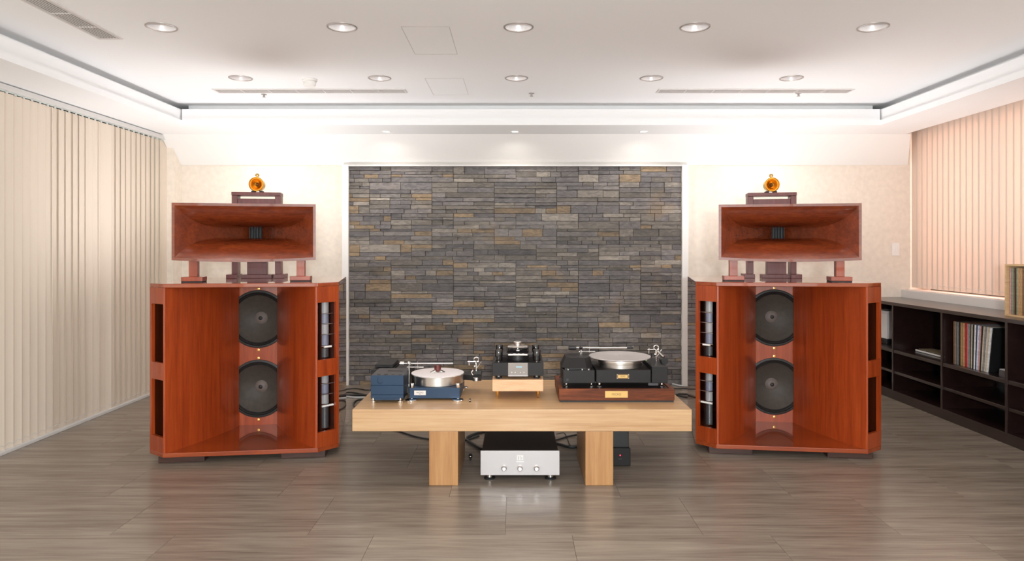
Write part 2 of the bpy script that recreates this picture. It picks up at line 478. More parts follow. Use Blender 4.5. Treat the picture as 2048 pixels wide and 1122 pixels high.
# ------------------------------------------------------------------ walls
wb = MB().box(XL - 0.1, XR + 0.2, BACK, BACK + 0.12, -0.01, ZC).build('wall_back', M['plaster']); struct(wb)
wl = MB().box(XL - 0.12, XL, REAR_Y, 2.9, 0, ZC).box(XL - 0.12, XL, 2.9, BACK, 2.30, ZC).box(XL - 0.12, -3.107, 6.20, BACK, 0, 2.30).build('wall_left', M['plaster']); struct(wl)
wr = MB().box(3.80, XR + 0.1, REAR_Y, 3.3, 0, ZC).box(3.80, XR + 0.1, 3.3, BACK, 0, 0.885).box(3.80, XR + 0.1, 3.3, BACK, 2.40, ZC).box(3.80, XR + 0.1, 6.28, BACK, 0.885, 2.40).build('wall_right', M['plaster']); struct(wr)
wre = MB().box(XL, XR, REAR_Y - 0.1, REAR_Y, 0, 0.38).box(XL, XR, REAR_Y - 0.1, REAR_Y, 2.25, ZC).box(XL, -2.6, REAR_Y - 0.1, REAR_Y, 0.38, 2.25).box(3.1, XR, REAR_Y - 0.1, REAR_Y, 0.38, 2.25).build('wall_rear', M['plaster']); struct(wre)

def window(name, axis, at, lo, hi, z0, z1, nm, transom=None):
    """frame with mullions and one pane per bay"""
    f = MB()
    def bx(mb, a, b, p, q, t=0.05):
        if axis == 'x': mb.box(at - t / 2, at + t / 2, a, b, p, q)
        else: mb.box(a, b, at - t / 2, at + t / 2, p, q)
    bx(f, lo, hi, z0, z0 + 0.05); bx(f, lo, hi, z1 - 0.05, z1)
    step = (hi - lo) / nm
    for i in range(nm + 1):
        c = lo + i * step
        bx(f, max(lo, c - 0.025), min(hi, c + 0.025), z0 + 0.05, z1 - 0.05)
    if transom: bx(f, lo, hi, transom - 0.025, transom + 0.025, 0.045)
    o = f.build(name, M['frame_alu']); struct(o)
    for i in range(nm):
        zs = [z0 + 0.05, transom - 0.025, transom + 0.025, z1 - 0.05] if transom else [z0 + 0.05, z1 - 0.05]
        for k in range(0, len(zs), 2):
            p = MB(); bx(p, lo + i * step + 0.025, lo + (i + 1) * step - 0.025, zs[k], zs[k + 1], 0.008); p.build('pane', M['glass'], o)
    return o
window('window_1', 'x', XL - 0.05, 2.9, 6.20, 0.0, 2.30, 3, 1.30)
window('window_2', 'x', 3.85, 3.3, 6.28, 0.885, 2.40, 3)
window('window_3', 'y', REAR_Y - 0.05, -2.6, 3.1, 0.38, 2.25, 5, 0.95)

# window ledge on the right, white trims beside and over the slate, baseboards
struct(MB().box(3.60, 3.80, 2.0, BACK, 0.0, 0.885, 0.006).build('trim_1', M['sill']))
struct(MB().box(-1.60, -1.541, BACK - 0.06, BACK, 0, 2.044, 0.002).build('trim_2', M['white']))
struct(MB().box(1.546, 1.605, BACK - 0.06, BACK, 0, 2.044, 0.002).build('trim_3', M['white']))
struct(MB().box(-1.541, 1.546, BACK - 0.065, BACK, 2.028, 2.044, 0.001).build('trim_4', M['rail']))
struct(MB().box(-3.107, -1.60, BACK - 0.015, BACK, 0, 0.07, 0.003).build('baseboard_back', M['white']))
struct(MB().box(1.605, 3.60, BACK - 0.015, BACK, 0, 0.07, 0.003).build('baseboard_right', M['white']))
struct(MB().box(XL, -3.135, 2.6, 6.2, 0, 0.022, 0.003).build('trim_5', M['rail']))

# ------------------------------------------------------------------ slate cladding, stone by stone
PARTS = [[.25, .25, .25, .25], [.17, .33, .25, .25], [.33, .34, .33], [.25, .17, .33, .25], [.16, .28, .28, .28], [.3, .2, .3, .2], [.33, .17, .17, .33], [.5, .25, .25], [.25, .25, .5]]
stones = []
rh = 2.028 / 14
for r_ in range(14):
    z1 = 2.028 - r_ * rh
    px = -1.541 - rnd.choice([0.0, 0.19, 0.39]) - 0.001
    while px < 1.546:
        tone = rnd.choice([0.72, 0.85, 1.0, 1.0, 1.1, 1.2])
        warm = rnd.random()
        zz = z1
        for hfrac in rnd.choice(PARTS):
            sh = hfrac * rh; sx = px
            while sx < px + 0.578:
                w = rnd.choice([0.1, 0.13, 0.19, 0.19, 0.24, 0.29, 0.38])
                if px + 0.58 - (sx + w) < 0.07: w = px + 0.58 - sx
                a, b = max(sx, -1.541), min(sx + w, 1.546)
                if b - a > 0.012:
                    q = rnd.random(); v = tone * rnd.uniform(0.82, 1.2)
                    if q < 0.05 + 0.07 * (warm > 0.6): col = (0.225 * v, 0.165 * v, 0.105 * v)
                    elif q < 0.24: col = (0.24 * v, 0.215 * v, 0.19 * v)
                    elif q < 0.50: col = (0.165 * v, 0.15 * v, 0.147 * v)
                    elif q < 0.72: col = (0.128 * v, 0.119 * v, 0.122 * v)
                    else: col = (0.152 * v, 0.136 * v, 0.12 * v)
                    stones.append((a, b, zz - sh, zz, col))
                sx += w
            zz -= sh
        px += 0.58
stones.sort(key=lambda s: -(s[1] - s[0]) * (s[3] - s[2]))
def stone_bm(bm, s, off):
    a, b, z0, z1, col = s
    lay = bm.verts.layers.float_color.get('tint') or bm.verts.layers.float_color.new('tint')
    g = 0.0008; e = 0.002
    d = BACK - 0.022 - rnd.uniform(0, 0.016)
    back = [(a + g, BACK - 0.001, z0 + g), (b - g, BACK - 0.001, z0 + g), (b - g, BACK - 0.001, z1 - g), (a + g, BACK - 0.001, z1 - g)]
    mid = [(x, d + 0.004, z) for x, _, z in back]
    fr = [(a + g + e, 0, z0 + g + e), (b - g - e, 0, z0 + g + e), (b - g - e, 0, z1 - g - e), (a + g + e, 0, z1 - g - e)]
    fr = [(x, d + rnd.uniform(-0.002, 0.002), z) for x, _, z in fr]
    L3 = [[bm.verts.new(Vector(p) - off) for p in ring] for ring in (back, mid, fr)]
    for ring in L3:
        for v in ring: v[lay] = (*col, 1)
    for A, B in zip(L3, L3[1:]):
        for i in range(4):
            j = (i + 1) % 4
            bm.faces.new((A[i], A[j], B[j], B[i]))
    bm.faces.new(L3[2])
for s in stones[:300]:
    bm = bmesh.new(); off = Vector(((s[0] + s[1]) / 2, BACK, (s[2] + s[3]) / 2))
    stone_bm(bm, s, off)
    # keep the texture running in wall space: mesh stays in wall coordinates
    bmesh.ops.translate(bm, verts=bm.verts, vec=off)
    me = bpy.data.meshes.new('slate_stone'); bm.to_mesh(me); bm.free(); me.materials.append(M['slate'])
    o = bpy.data.objects.new('slate_stone', me); C.objects.link(o); o.parent = wb
bm = bmesh.new()
for s in stones[300:]: stone_bm(bm, s, Vector((0, 0, 0)))
me = bpy.data.meshes.new('small_slate_stones'); bm.to_mesh(me); bm.free(); me.materials.append(M['slate'])
o = bpy.data.objects.new('small_slate_stones', me); C.objects.link(o); o.parent = wb; o['kind'] = 'stuff'

# ------------------------------------------------------------------ vertical blinds
def slat_mesh(w, h, mat):
    bm = bmesh.new(); n = 6; fr, bk = [], []
    for i in range(n + 1):
        u = -w / 2 + w * i / n; bow = 0.006 * (1 - (2 * u / w) ** 2)
        fr.append((u, bow + 0.0005)); bk.append((u, bow - 0.0005))
    poly = fr + bk[::-1]
    lo = [bm.verts.new((x, y, 0)) for x, y in poly]; hi = [bm.verts.new((x, y, h)) for x, y in poly]
    k = len(poly)
    for i in range(k):
        j = (i + 1) % k
        bm.faces.new((lo[i], lo[j], hi[j], hi[i]))
    for i in range(n):
        bm.faces.new((lo[i], lo[k - 1 - i], lo[k - 2 - i], lo[i + 1])); bm.faces.new((hi[i], hi[i + 1], hi[k - 2 - i], hi[k - 1 - i]))
    bmesh.ops.recalc_face_normals(bm, faces=bm.faces)
    me = bpy.data.meshes.new('slat'); bm.to_mesh(me); bm.free(); me.materials.append(mat)
    return me
def blinds(label, X, y0, y1, z0, z1, mat, base, step, face, jit, openp):
    root = thing('vertical_blind', label, 'blind', (X, (y0 + y1) / 2, z0))
    mb = MB(root.location).box(X - 0.022, X + 0.022, y0, y1, z1 + 0.012, z1 + 0.048, 0.003); mb.build('head_rail', M['rail'], root)
    me = slat_mesh(0.088, z1 - z0, mat)
    hang = bmesh.new()
    n = int((y1 - y0) / step); pts = []
    for i in range(n):
        yy = y1 - 0.04 - i * step
        o = bpy.data.objects.new('slat', me); C.objects.link(o); o.parent = root
        o.location = (0, yy - root.location.y, 0)
        o.rotation_euler = (0, 0, face + R((base if not openp else (-9 if yy < 4.62 or rnd.random() < openp else 6)) + rnd.uniform(-jit, jit)))
        pts += [(X, yy, z0 + 0.04), (X, yy - step / 2, z0 + 0.028)]
        hb = MB(root.location).box(X - 0.004, X + 0.004, yy - 0.006, yy + 0.006, z1 - 0.002, z1 + 0.014)
        hb.build('slat_hook', M['rail'], root)
    MB(root.location).tube([(p[0] + (0.014 if X < 0 else -0.014), p[1], p[2]) for p in pts], 0.0018, 5).build('spacer_chain', M['whitebox'], root)
    return root
blinds('tall cream vertical blind hanging to the floor at the left window', -3.16, 3.0, 6.22, 0.02, 2.232, M['slat'], -20, 0.0745, R(90), 5, 0.25)
blinds('peach-lit vertical blind above the white ledge on the right', 3.70, 3.35, 6.355, 0.905, 2.36, M['slat_right'], 5, 0.076, R(-90), 1.2, 0.0)

# ------------------------------------------------------------------ ceiling fittings
def downlight(cx, cy, label):
    t = thing('recessed_downlight', label, 'ceiling light', (cx, cy, ZC), group='recessed round lights in the tray ceiling')
    MB().lathe([(LR - 0.001, 0.004), (LR - 0.001, -0.003), (LR + 0.003, -0.005), (LR + 0.008, -0.003), (LR + 0.0085, 0.0)], (0, 0, 0), 'z', 40).build('ring', M['ring'], t)
    MB().lathe([(LR - 0.0015, 0.001), (LR - 0.008, 0.03), (LR - 0.018, 0.055)], (0, 0, 0), 'z', 40).build('reflector', M['reflector'], t)
    MB().lathe([(0, 0.050), (LR - 0.017, 0.052)], (0, 0, 0), 'z', 40).build('diffuser', M['diffuser'], t)
    d = bpy.data.lights.new('downlight_lamp', 'SPOT'); d.energy = 9.0; d.color = (1.0, 0.93, 0.84); d.spot_size = R(125); d.spot_blend = 0.7; d.shadow_soft_size = 0.045
    o = bpy.data.objects.new('downlight_lamp', d); o.location = (0, 0, 0.03); C.objects.link(o); o.parent = t
    return t
pos = ['leftmost', 'second from left', 'middle', 'second from right', 'rightmost']
for i, (x, y) in enumerate(row1): downlight(x, y, f'larger-looking round ceiling light, {pos[i]} of the front row')
for i, (x, y) in enumerate(row2): downlight(x, y, f'smaller-looking round ceiling light, {pos[i]} of the back row')
SPOT_W = 9
for i, px in enumerate((513, 773, 1030, 1287, 1548)):
    x = (px - 1030) / 229.4
    t = thing('soffit_spotlight', f'tiny recessed spotlight in the soffit near the back wall, {pos[i]} of five', 'spotlight', (x, 5.95, ZS), group='spotlights along the soffit')
    MB().lathe([(0.028, -0.001), (0.030, -0.004), (0.038, -0.004), (0.040, 0.0)], (0, 0, 0), 'z', 28).build('ring', M['white'], t)
    MB().lathe([(0, -0.0015), (0.029, -0.0015)], (0, 0, 0), 'z', 28).build('lamp_glass', M['spot_glow'], t)
    d = bpy.data.lights.new('spot_lamp', 'SPOT'); d.energy = SPOT_W; d.color = (1.0, 0.93, 0.85); d.spot_size = R(165); d.spot_blend = 0.6; d.shadow_soft_size = 0.03
    o = bpy.data.objects.new('spot_lamp', d); o.location = (0, 0, -0.02); C.objects.link(o); o.parent = t

def vent(label, x0, x1, y0, y1, along, nseg, nsl):
    t = thing('air_vent', label, 'air vent', ((x0 + x1) / 2, (y0 + y1) / 2, ZC))
    o_ = t.location
    MB(o_).box(x0 + 0.004, x1 - 0.004, y0 + 0.004, y1 - 0.004, ZC - 0.001, ZC).build('backing', M['dark_gap'], t)
    f = MB(o_); fw = 0.014; z0 = ZC - 0.006
    f.box(x0, x1, y0, y0 + fw, z0, ZC).box(x0, x1, y1 - fw, y1, z0, ZC).box(x0, x0 + fw, y0 + fw, y1 - fw, z0, ZC).box(x1 - fw, x1, y0 + fw, y1 - fw, z0, ZC)
    f.build('frame', M['ventmetal'], t)
    for k in range(1, nseg):
        if along == 'x':
            c = x0 + (x1 - x0) * k / nseg; MB(o_).box(c - 0.004, c + 0.004, y0 + fw, y1 - fw, z0, ZC - 0.001).build('divider', M['ventmetal'], t)
        else:
            c = y0 + (y1 - y0) * k / nseg; MB(o_).box(x0 + fw, x1 - fw, c - 0.004, c + 0.004, z0, ZC - 0.001).build('divider', M['ventmetal'], t)
    for k in range(nsl):
        if along == 'x':
            c = y0 + fw + (y1 - y0 - 2 * fw) * (k + 0.5) / nsl; MB(o_).box(x0 + fw, x1 - fw, c - 0.004, c + 0.002, z0 + 0.001, ZC - 0.002).build('louvre', M['ventmetal'], t)
        else:
            c = x0 + fw + (x1 - x0 - 2 * fw) * (k + 0.5) / nsl; MB(o_).box(c - 0.004, c + 0.002, y0 + fw, y1 - fw, z0 + 0.001, ZC - 0.002).build('louvre', M['ventmetal'], t)
vent('long slotted air vent in the ceiling above the left speaker', -2.29, -0.832, 5.15, 5.276, 'x', 7, 5)
vent('long slotted air vent in the ceiling above the right speaker', 1.088, 2.569, 5.15, 5.276, 'x', 7, 5)
vent('slotted air vent running toward the viewer near the left tray edge', -2.39, -2.25, 2.42, 3.92, 'y', 7, 7)

sd = thing('smoke_detector', 'small round white smoke detector hanging on the ceiling', 'smoke detector', (-1.466, 4.87, ZC))
MB().lathe([(0.052, 0), (0.052, -0.012), (0.046, -0.018), (0.044, -0.018)], (0, 0, 0), 'z', 32).build('base', M['white'], sd)
MB().lathe([(0.044, -0.018), (0.044, -0.04), (0.036, -0.05), (0, -0.05)], (0, 0, 0), 'z', 32).build('chamber', M['white'], sd)
for i, (px, py) in enumerate(((528, 190), (1063, 188), (1597, 188))):
    s = (497 - py) / 1.20; x = (px - 1030) / s; yy = F_PX / s
    t = thing('sprinkler_head', f'tiny ceiling sprinkler head, {("left", "middle", "right")[i]} one near the tray edge', 'sprinkler', (x, yy, ZC), group='sprinkler heads')
    MB().lathe([(0.022, 0), (0.022, -0.003), (0.008, -0.006), (0.007, -0.02), (0, -0.02)], (0, 0, 0), 'z', 16).build('body', M['ring'], t)
    MB().lathe([(0, -0.022), (0.013, -0.022), (0.013, -0.024), (0, -0.024)], (0, 0, 0), 'z', 16).build('deflector', M['ring'], t)

# ------------------------------------------------------------------ unseen bare-bulb lamp on a tripod, added behind the camera for frontal brightness
sl = thing('added_fill_lamp', 'unseen bare-bulb fill lamp added on a black tripod behind the camera', 'lamp', (0.12, -0.75, 0))
MB().cyl((0, 0, 0), 0.014, 0.25, 1.18, n=14).build('pole', M['black'], sl)
for k in range(3):
    a = R(90 + 120 * k); MB().tube([(0, 0, 0.62), (0.42 * math.cos(a), 0.42 * math.sin(a), 0.012)], 0.011, 8).build('leg', M['black'], sl)
MB().lathe([(0, 1.16), (0.045, 1.16), (0.05, 1.18), (0.05, 1.24), (0, 1.24)], (0, 0, 0), 'z', 24).build('lamp_holder', M['black'], sl)
d = bpy.data.lights.new('fill_bulb', 'POINT'); d.energy = 440; d.color = (0.93, 0.965, 1.0); d.shadow_soft_size = 0.10
o = bpy.data.objects.new('fill_bulb', d); o.location = (0, 0, 1.36); C.objects.link(o); o.parent = sl

# ------------------------------------------------------------------ floor uplights that wash the back wall behind the cabinets
UP_W = 92
def uplight(label, x, y):
    t = thing('floor_uplight', label, 'uplight', (x, y, 0), group='floor uplights behind the speakers')
    MB().lathe([(0, 0), (0.12, 0), (0.12, 0.012), (0.02, 0.02), (0.012, 0.03)], (0, 0, 0), 'z', 32).build('base', M['black'], t)
    MB().cyl((0, 0, 0), 0.012, 0.02, 0.46, n=16).build('pole', M['black'], t)
    MB().lathe([(0.012, 0.45), (0.10, 0.455), (0.19, 0.49), (0.225, 0.52), (0.221, 0.52), (0.186, 0.495), (0.10, 0.465), (0, 0.462)], (0, 0, 0), 'z', 32).build('bowl', M['black'], t)
    d = bpy.data.lights.new('uplight_lamp', 'SPOT'); d.energy = UP_W; d.color = (0.98, 0.98, 1.0); d.spot_size = R(165); d.spot_blend = 0.8; d.shadow_soft_size = 0.34
    o = bpy.data.objects.new('uplight_lamp', d); o.location = (0, 0, 0.75); o.rotation_euler = (R(180 + 7), 0, 0); C.objects.link(o); o.parent = t
uplight('short black floor uplight behind the left bass horn cabinet', -2.05, 5.22)
uplight('short black floor uplight behind the right bass horn cabinet', 2.1, 5.27)

# ------------------------------------------------------------------ bass horn cabinets
A, CX, CY, SB, DEP = 0.44, 0.552, 0.10, 0.50, 0.90
ZT = 1.06
def thick_strip(mb, pts, z0, z1, th):
    """wall following plan points, thickness th to the left of travel"""
    n = len(pts); P = [Vector((p[0], p[1])) for p in pts]; Q = []
    for i in range(n):
        d = (P[min(i + 1, n - 1)] - P[max(i - 1, 0)]).normalized()
        Q.append(P[i] + Vector((-d.y, d.x)) * th)
    mb.grid([[(p.x, p.y, z0) for p in P], [(p.x, p.y, z1) for p in P]])
    mb.grid([[(p.x, p.y, z0) for p in Q], [(p.x, p.y, z1) for p in Q]])
    mb.quad((P[0].x, P[0].y, z0), (Q[0].x, Q[0].y, z0), (Q[0].x, Q[0].y, z1), (P[0].x, P[0].y, z1))
    mb.quad((P[-1].x, P[-1].y, z0), (Q[-1].x, Q[-1].y, z0), (Q[-1].x, Q[-1].y, z1), (P[-1].x, P[-1].y, z1))
    return mb
def cabinet(label, loc, rz, toff):
    t = thing('bass_horn_cabinet', label, 'speaker', loc, rz, 'pair of bass horn cabinets')
    outline = [(-A, 0), (A, 0), (CX, CY), (SB, DEP), (-SB, DEP), (-CX, CY)]
    MB().prism(outline, 1.036, ZT, 0.003).build('top_panel', M['cherry_flat'], t)
    MB().prism(outline, 0.04, 0.066, 0.003).build('bottom_panel', M['cherry_flat'], t)
    for s in (-1, 1):
        a, b = sorted((s * 0.22, s * 0.48)); MB().box(a, b, 0.035, 0.80, 0.0, 0.04, 0.003).build('plinth', M['plinth'], t)
    zb, zt_ = 0.066, 1.036
    thr = 0.125; TD = 0.60
    for s in (-1, 1):
        pts = []
        for i in range(17):
            k = i / 16
            f = 0.62 * (1 - k) + 0.38 * (1 - k) ** 2.2
            pts.append((toff + s * thr + (s * (A - 0.014) - toff - s * thr) * f, TD * k))
        mb = MB(); thick_strip(mb, pts, zb, zt_, -0.014 * s)
        mb.build('horn_wall', M['cherry'], t)
    # board with the two woofers
    bd = MB()
    def to3(u, v): return (u, TD + 0.012, v)
    zc = (0.550)
    bd.hole_patch(toff, (zc + zt_) / 2, 0.25, (zt_ - zc) / 2, 0.19, to3) if False else None
    ups, lows = 0.787, 0.313; RD = 0.197
    hw = 0.24
    def rect(z0, z1): bd.quad((toff - hw, TD + 0.012, z0), (toff + hw, TD + 0.012, z0), (toff + hw, TD + 0.012, z1), (toff - hw, TD + 0.012, z1))
    bd.hole_patch(toff, ups, hw, 0.215, RD - 0.012, to3); bd.hole_patch(toff, lows, hw, 0.215, RD - 0.012, to3)
    rect(zb, lows - 0.215); rect(lows + 0.215, ups - 0.215); rect(ups + 0.215, zt_)
    bd.build('driver_board', M['cherry'], t, smooth=False)
    for zz in (ups, lows):
        c = (toff, TD + 0.012, zz)
        dr = MB().lathe([(RD, 0.0), (RD, 0.007), (RD - 0.004, 0.009), (RD - 0.014, 0.009), (RD - 0.016, 0.004)], c, '-y', 56).build('woofer', M['surround'], t)
        MB().lathe([(RD - 0.016, 0.004), (RD - 0.021, 0.010), (RD - 0.027, 0.004), (RD - 0.031, 0.009), (RD - 0.036, 0.002)], c, '-y', 56).build('surround', M['surround'], dr)
        MB().lathe([(RD - 0.036, 0.002), (0.12, -0.035), (0.075, -0.062), (0.04, -0.078)], c, '-y', 56).build('cone', M['cone'], dr)
        MB().lathe([(0.043, -0.077), (0.030, -0.062), (0.014, -0.056), (0.0135, -0.058)], c, '-y', 32).build('dust_cap', M['cap'], dr)
        MB().lathe([(0.0137, -0.057), (0.008, -0.052), (0, -0.050)], c, '-y', 20).build('phase_button', M['surround'], dr)
    for zz in (0.993, 0.576, 0.520, 0.101):
        MB().lathe([(0.0085, 0), (0.0085, 0.004), (0.004, 0.005), (0.0038, 0.002), (0, 0.002)], (toff, TD + 0.012, zz), '-y', 16).build('brass_screw', M['brass'], t)
    # chamfered corner frames with two ports each
    for s in (-1, 1):
        p0 = Vector((s * A, 0.0)); p1 = Vector((s * CX, CY)); d = p1 - p0; nrm = Vector((-d.y, d.x)).normalized() * (0.02 if s > 0 else -0.02)
        def pl(u0, u1, z0, z1, mb):
            a, b = p0 + d * u0, p0 + d * u1
            q = [a, b, b + nrm, a + nrm]
            if s < 0: q = q[::-1]
            mb.prism([(v.x, v.y) for v in q], z0, z1)
        fr = MB(); pl(0.0, 1.0, zb, 0.157, fr); pl(0, 1, 0.493, 0.594, fr); pl(0, 1, 0.940, zt_, fr)
        pl(0.86, 1.0, 0.157, 0.493, fr); pl(0.86, 1, 0.594, 0.940, fr)
        fr.build('port_frame', M['cherry'], t)
        sp = MB(); q = [(s * CX, CY), (s * SB, DEP), (s * (SB - 0.02), DEP), (s * (CX - 0.02), CY + 0.005)]
        if s < 0: q = q[::-1]
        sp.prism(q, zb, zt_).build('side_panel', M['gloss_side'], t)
        # divider between the two port chambers
        dv = MB(); q = [(s * (A - 0.02), 0.03), (s * (CX - 0.03), CY + 0.01), (s * (SB - 0.03), DEP - 0.03), (s * 0.30, 0.5)]
        if s < 0: q = q[::-1]
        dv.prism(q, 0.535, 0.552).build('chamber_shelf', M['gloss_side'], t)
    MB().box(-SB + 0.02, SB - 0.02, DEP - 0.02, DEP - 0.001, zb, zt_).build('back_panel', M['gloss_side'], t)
    # window reflection in the inner ports, built as a column of curved strips
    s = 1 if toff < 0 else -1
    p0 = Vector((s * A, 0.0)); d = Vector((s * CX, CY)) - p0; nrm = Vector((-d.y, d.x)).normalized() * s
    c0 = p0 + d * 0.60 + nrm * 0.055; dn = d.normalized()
    def reflection_strip(z0, z1, mat, bow=0.018, hwid=0.026):
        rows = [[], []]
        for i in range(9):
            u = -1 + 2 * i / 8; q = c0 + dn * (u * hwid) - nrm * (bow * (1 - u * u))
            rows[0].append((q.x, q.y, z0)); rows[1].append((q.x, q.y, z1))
        MB().grid(rows).build('port_reflection', mat, t)
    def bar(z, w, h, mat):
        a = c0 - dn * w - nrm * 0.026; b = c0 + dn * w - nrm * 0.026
        MB().tube([(a.x, a.y, z), (b.x, b.y, z)], h, 8).build('reflection_line', mat, t)
    fm = ('reflection_pale', 'reflection_blue')
    for i, (za, zb2) in enumerate(((0.870, 0.938), (0.806, 0.866), (0.742, 0.802), (0.672, 0.738))): reflection_strip(za, zb2, M[fm[i % 2]]); bar(za - 0.002, 0.045, 0.0022, M['steel'])
    bar(0.664, 0.026, 0.0055, M['white']); reflection_strip(0.598, 0.655, M['reflection_dark'])
    for i, (za, zb2) in enumerate(((0.440, 0.492), (0.376, 0.436), (0.312, 0.372))): reflection_strip(za, zb2, M[fm[i % 2]]); bar(za - 0.002, 0.045, 0.0022, M['steel'])
    bar(0.303, 0.040, 0.0055, M['white']); reflection_strip(0.165, 0.295, M['reflection_dark'])
    # narrow stiles that close the mouth at each side
    for s in (-1, 1):
        a, b = sorted((s * (A - 0.0005), s * (A - 0.0135))); MB().box(a, b, -0.002, 0.02, zb, zt_, 0.002, 1).build('mouth_edge', M['cherry'], t)
    return t
TH = 7.0
LC = (-1.624, 4.05); RC = (1.672, 4.128)
cabinet('big red cherry bass horn speaker cabinet left of the table', (LC[0], LC[1], 0), R(TH), -0.050)
cabinet('big red cherry bass horn speaker cabinet right of the table', (RC[0], RC[1], 0), R(-TH), 0.050)

# ------------------------------------------------------------------ midrange horns on top
def mid_horn(label, loc, rz, toff):
    t = thing('midrange_horn', label, 'speaker horn', loc, rz, 'pair of wooden midrange horns')
    Wm, Hm, Dp = 0.405, 0.158, 0.52; wt, ht = 0.040, 0.030; zc = 0.310; th = 0.016; n = 28
    def cx(k): return toff * k
    def w(k): return Wm + (wt - Wm) * (k ** 0.96)
    def h(k): return ht + (Hm - ht) * (1 - k) ** 4.6
    def sag(u, k): return 0.012 * (1 - u * u) * (1 - k) ** 6
    ks = [i / n for i in range(n + 1)]; ks = [k ** 1.4 for k in ks]
    us = [-1 + 2 * i / 20 for i in range(21)]
    def shell(inner, outer):
        mb = MB(); mb.grid(inner); mb.grid(outer)
        mb.grid([inner[0], outer[0]]); mb.grid([inner[-1], outer[-1]])
        mb.grid([[r_[0] for r_ in inner], [r_[0] for r_ in outer]]); mb.grid([[r_[-1] for r_ in inner], [r_[-1] for r_ in outer]])
        bmesh.ops.remove_doubles(mb.bm, verts=mb.bm.verts, dist=1e-5)
        return mb
    for sg, nm in ((1, 'upper_flare'), (-1, 'lower_flare')):
        inn = [[(cx(k) + u * w(k), Dp * k, zc + sg * h(k) - (sag(u, k) if sg < 0 else 0)) for u in us] for k in ks]
        out = [[(cx(k) + u * (w(k) + th), Dp * k + 0.0, zc + sg * (h(k) + th) - (sag(u, k) if sg < 0 else 0)) for u in us] for k in ks]
        shell(inn, out).build(nm, M['mahogany'], t)
    vs = [-1, -0.5, 0, 0.5, 1]
    for sg in (-1, 1):
        inn = [[(cx(k) + sg * w(k), Dp * k, zc + v * h(k)) for v in vs] for k in ks]
        out = [[(cx(k) + sg * (w(k) + th), Dp * k, zc + v * (h(k) + th * 0.98)) for v in vs] for k in ks]
        shell(inn, out).build('side_wall', M['mahogany'], t)
    # throat and compression driver behind it
    MB().box(toff - 0.075, toff + 0.075, Dp, Dp + 0.02, zc - 0.075, zc + 0.075, 0.004).build('throat_flange', M['charcoal'], t)
    drv = MB().lathe([(0.0, 0.02), (0.07, 0.02), (0.075, 0.03), (0.075, 0.10), (0.065, 0.115), (0, 0.115)], (toff, Dp, zc), 'y', 40).build('compression_driver', M['black'], t)
    MB().lathe([(0.0765, 0.05), (0.0775, 0.055), (0.0775, 0.075), (0.0765, 0.08)], (toff, Dp, zc), 'y', 40).build('band', M['steel'], drv)
    gr = MB()
    for i in range(5): gr.box(toff - 0.036 + i * 0.018 - 0.0012, toff - 0.036 + i * 0.018 + 0.0012, Dp - 0.03, Dp - 0.001, zc - 0.029, zc + 0.029)
    gr.build('phase_plug_fins', M['lid'], t)
    # front support posts
    for s in (-1, 1):
        px = 0.32 * s
        p = MB().box(px - 0.025, px + 0.025, 0.075, 0.125, 0.031, 0.194, 0.002).build('support_post', M['cherry'], t)
        MB().box(px - 0.062, px + 0.062, 0.045, 0.155, 0.006, 0.032, 0.002).build('post_base', M['cherry'], p)
        MB().box(px - 0.060, px + 0.060, 0.047, 0.153, 0.0, 0.006).build('felt_pad', M['rubber'], p)
    # rear support under the driver
    p = MB().box(toff - 0.065, toff + 0.065, Dp + 0.035, Dp + 0.095, 0.026, zc - 0.074, 0.002).build('rear_support', M['rosewood'], t)
    MB().box(toff - 0.10, toff + 0.10, Dp + 0.02, Dp + 0.115, 0.0, 0.026, 0.002).build('support_foot', M['rosewood'], p)
    return t
HL = (-1.662, 4.20); HRr = (1.700, 4.235)
mid_horn('wide mahogany midrange horn standing on the left bass cabinet', (HL[0], HL[1], ZT), R(10), -0.035)
mid_horn('wide mahogany midrange horn standing on the right bass cabinet', (HRr[0], HRr[1], ZT), R(-10), 0.035)

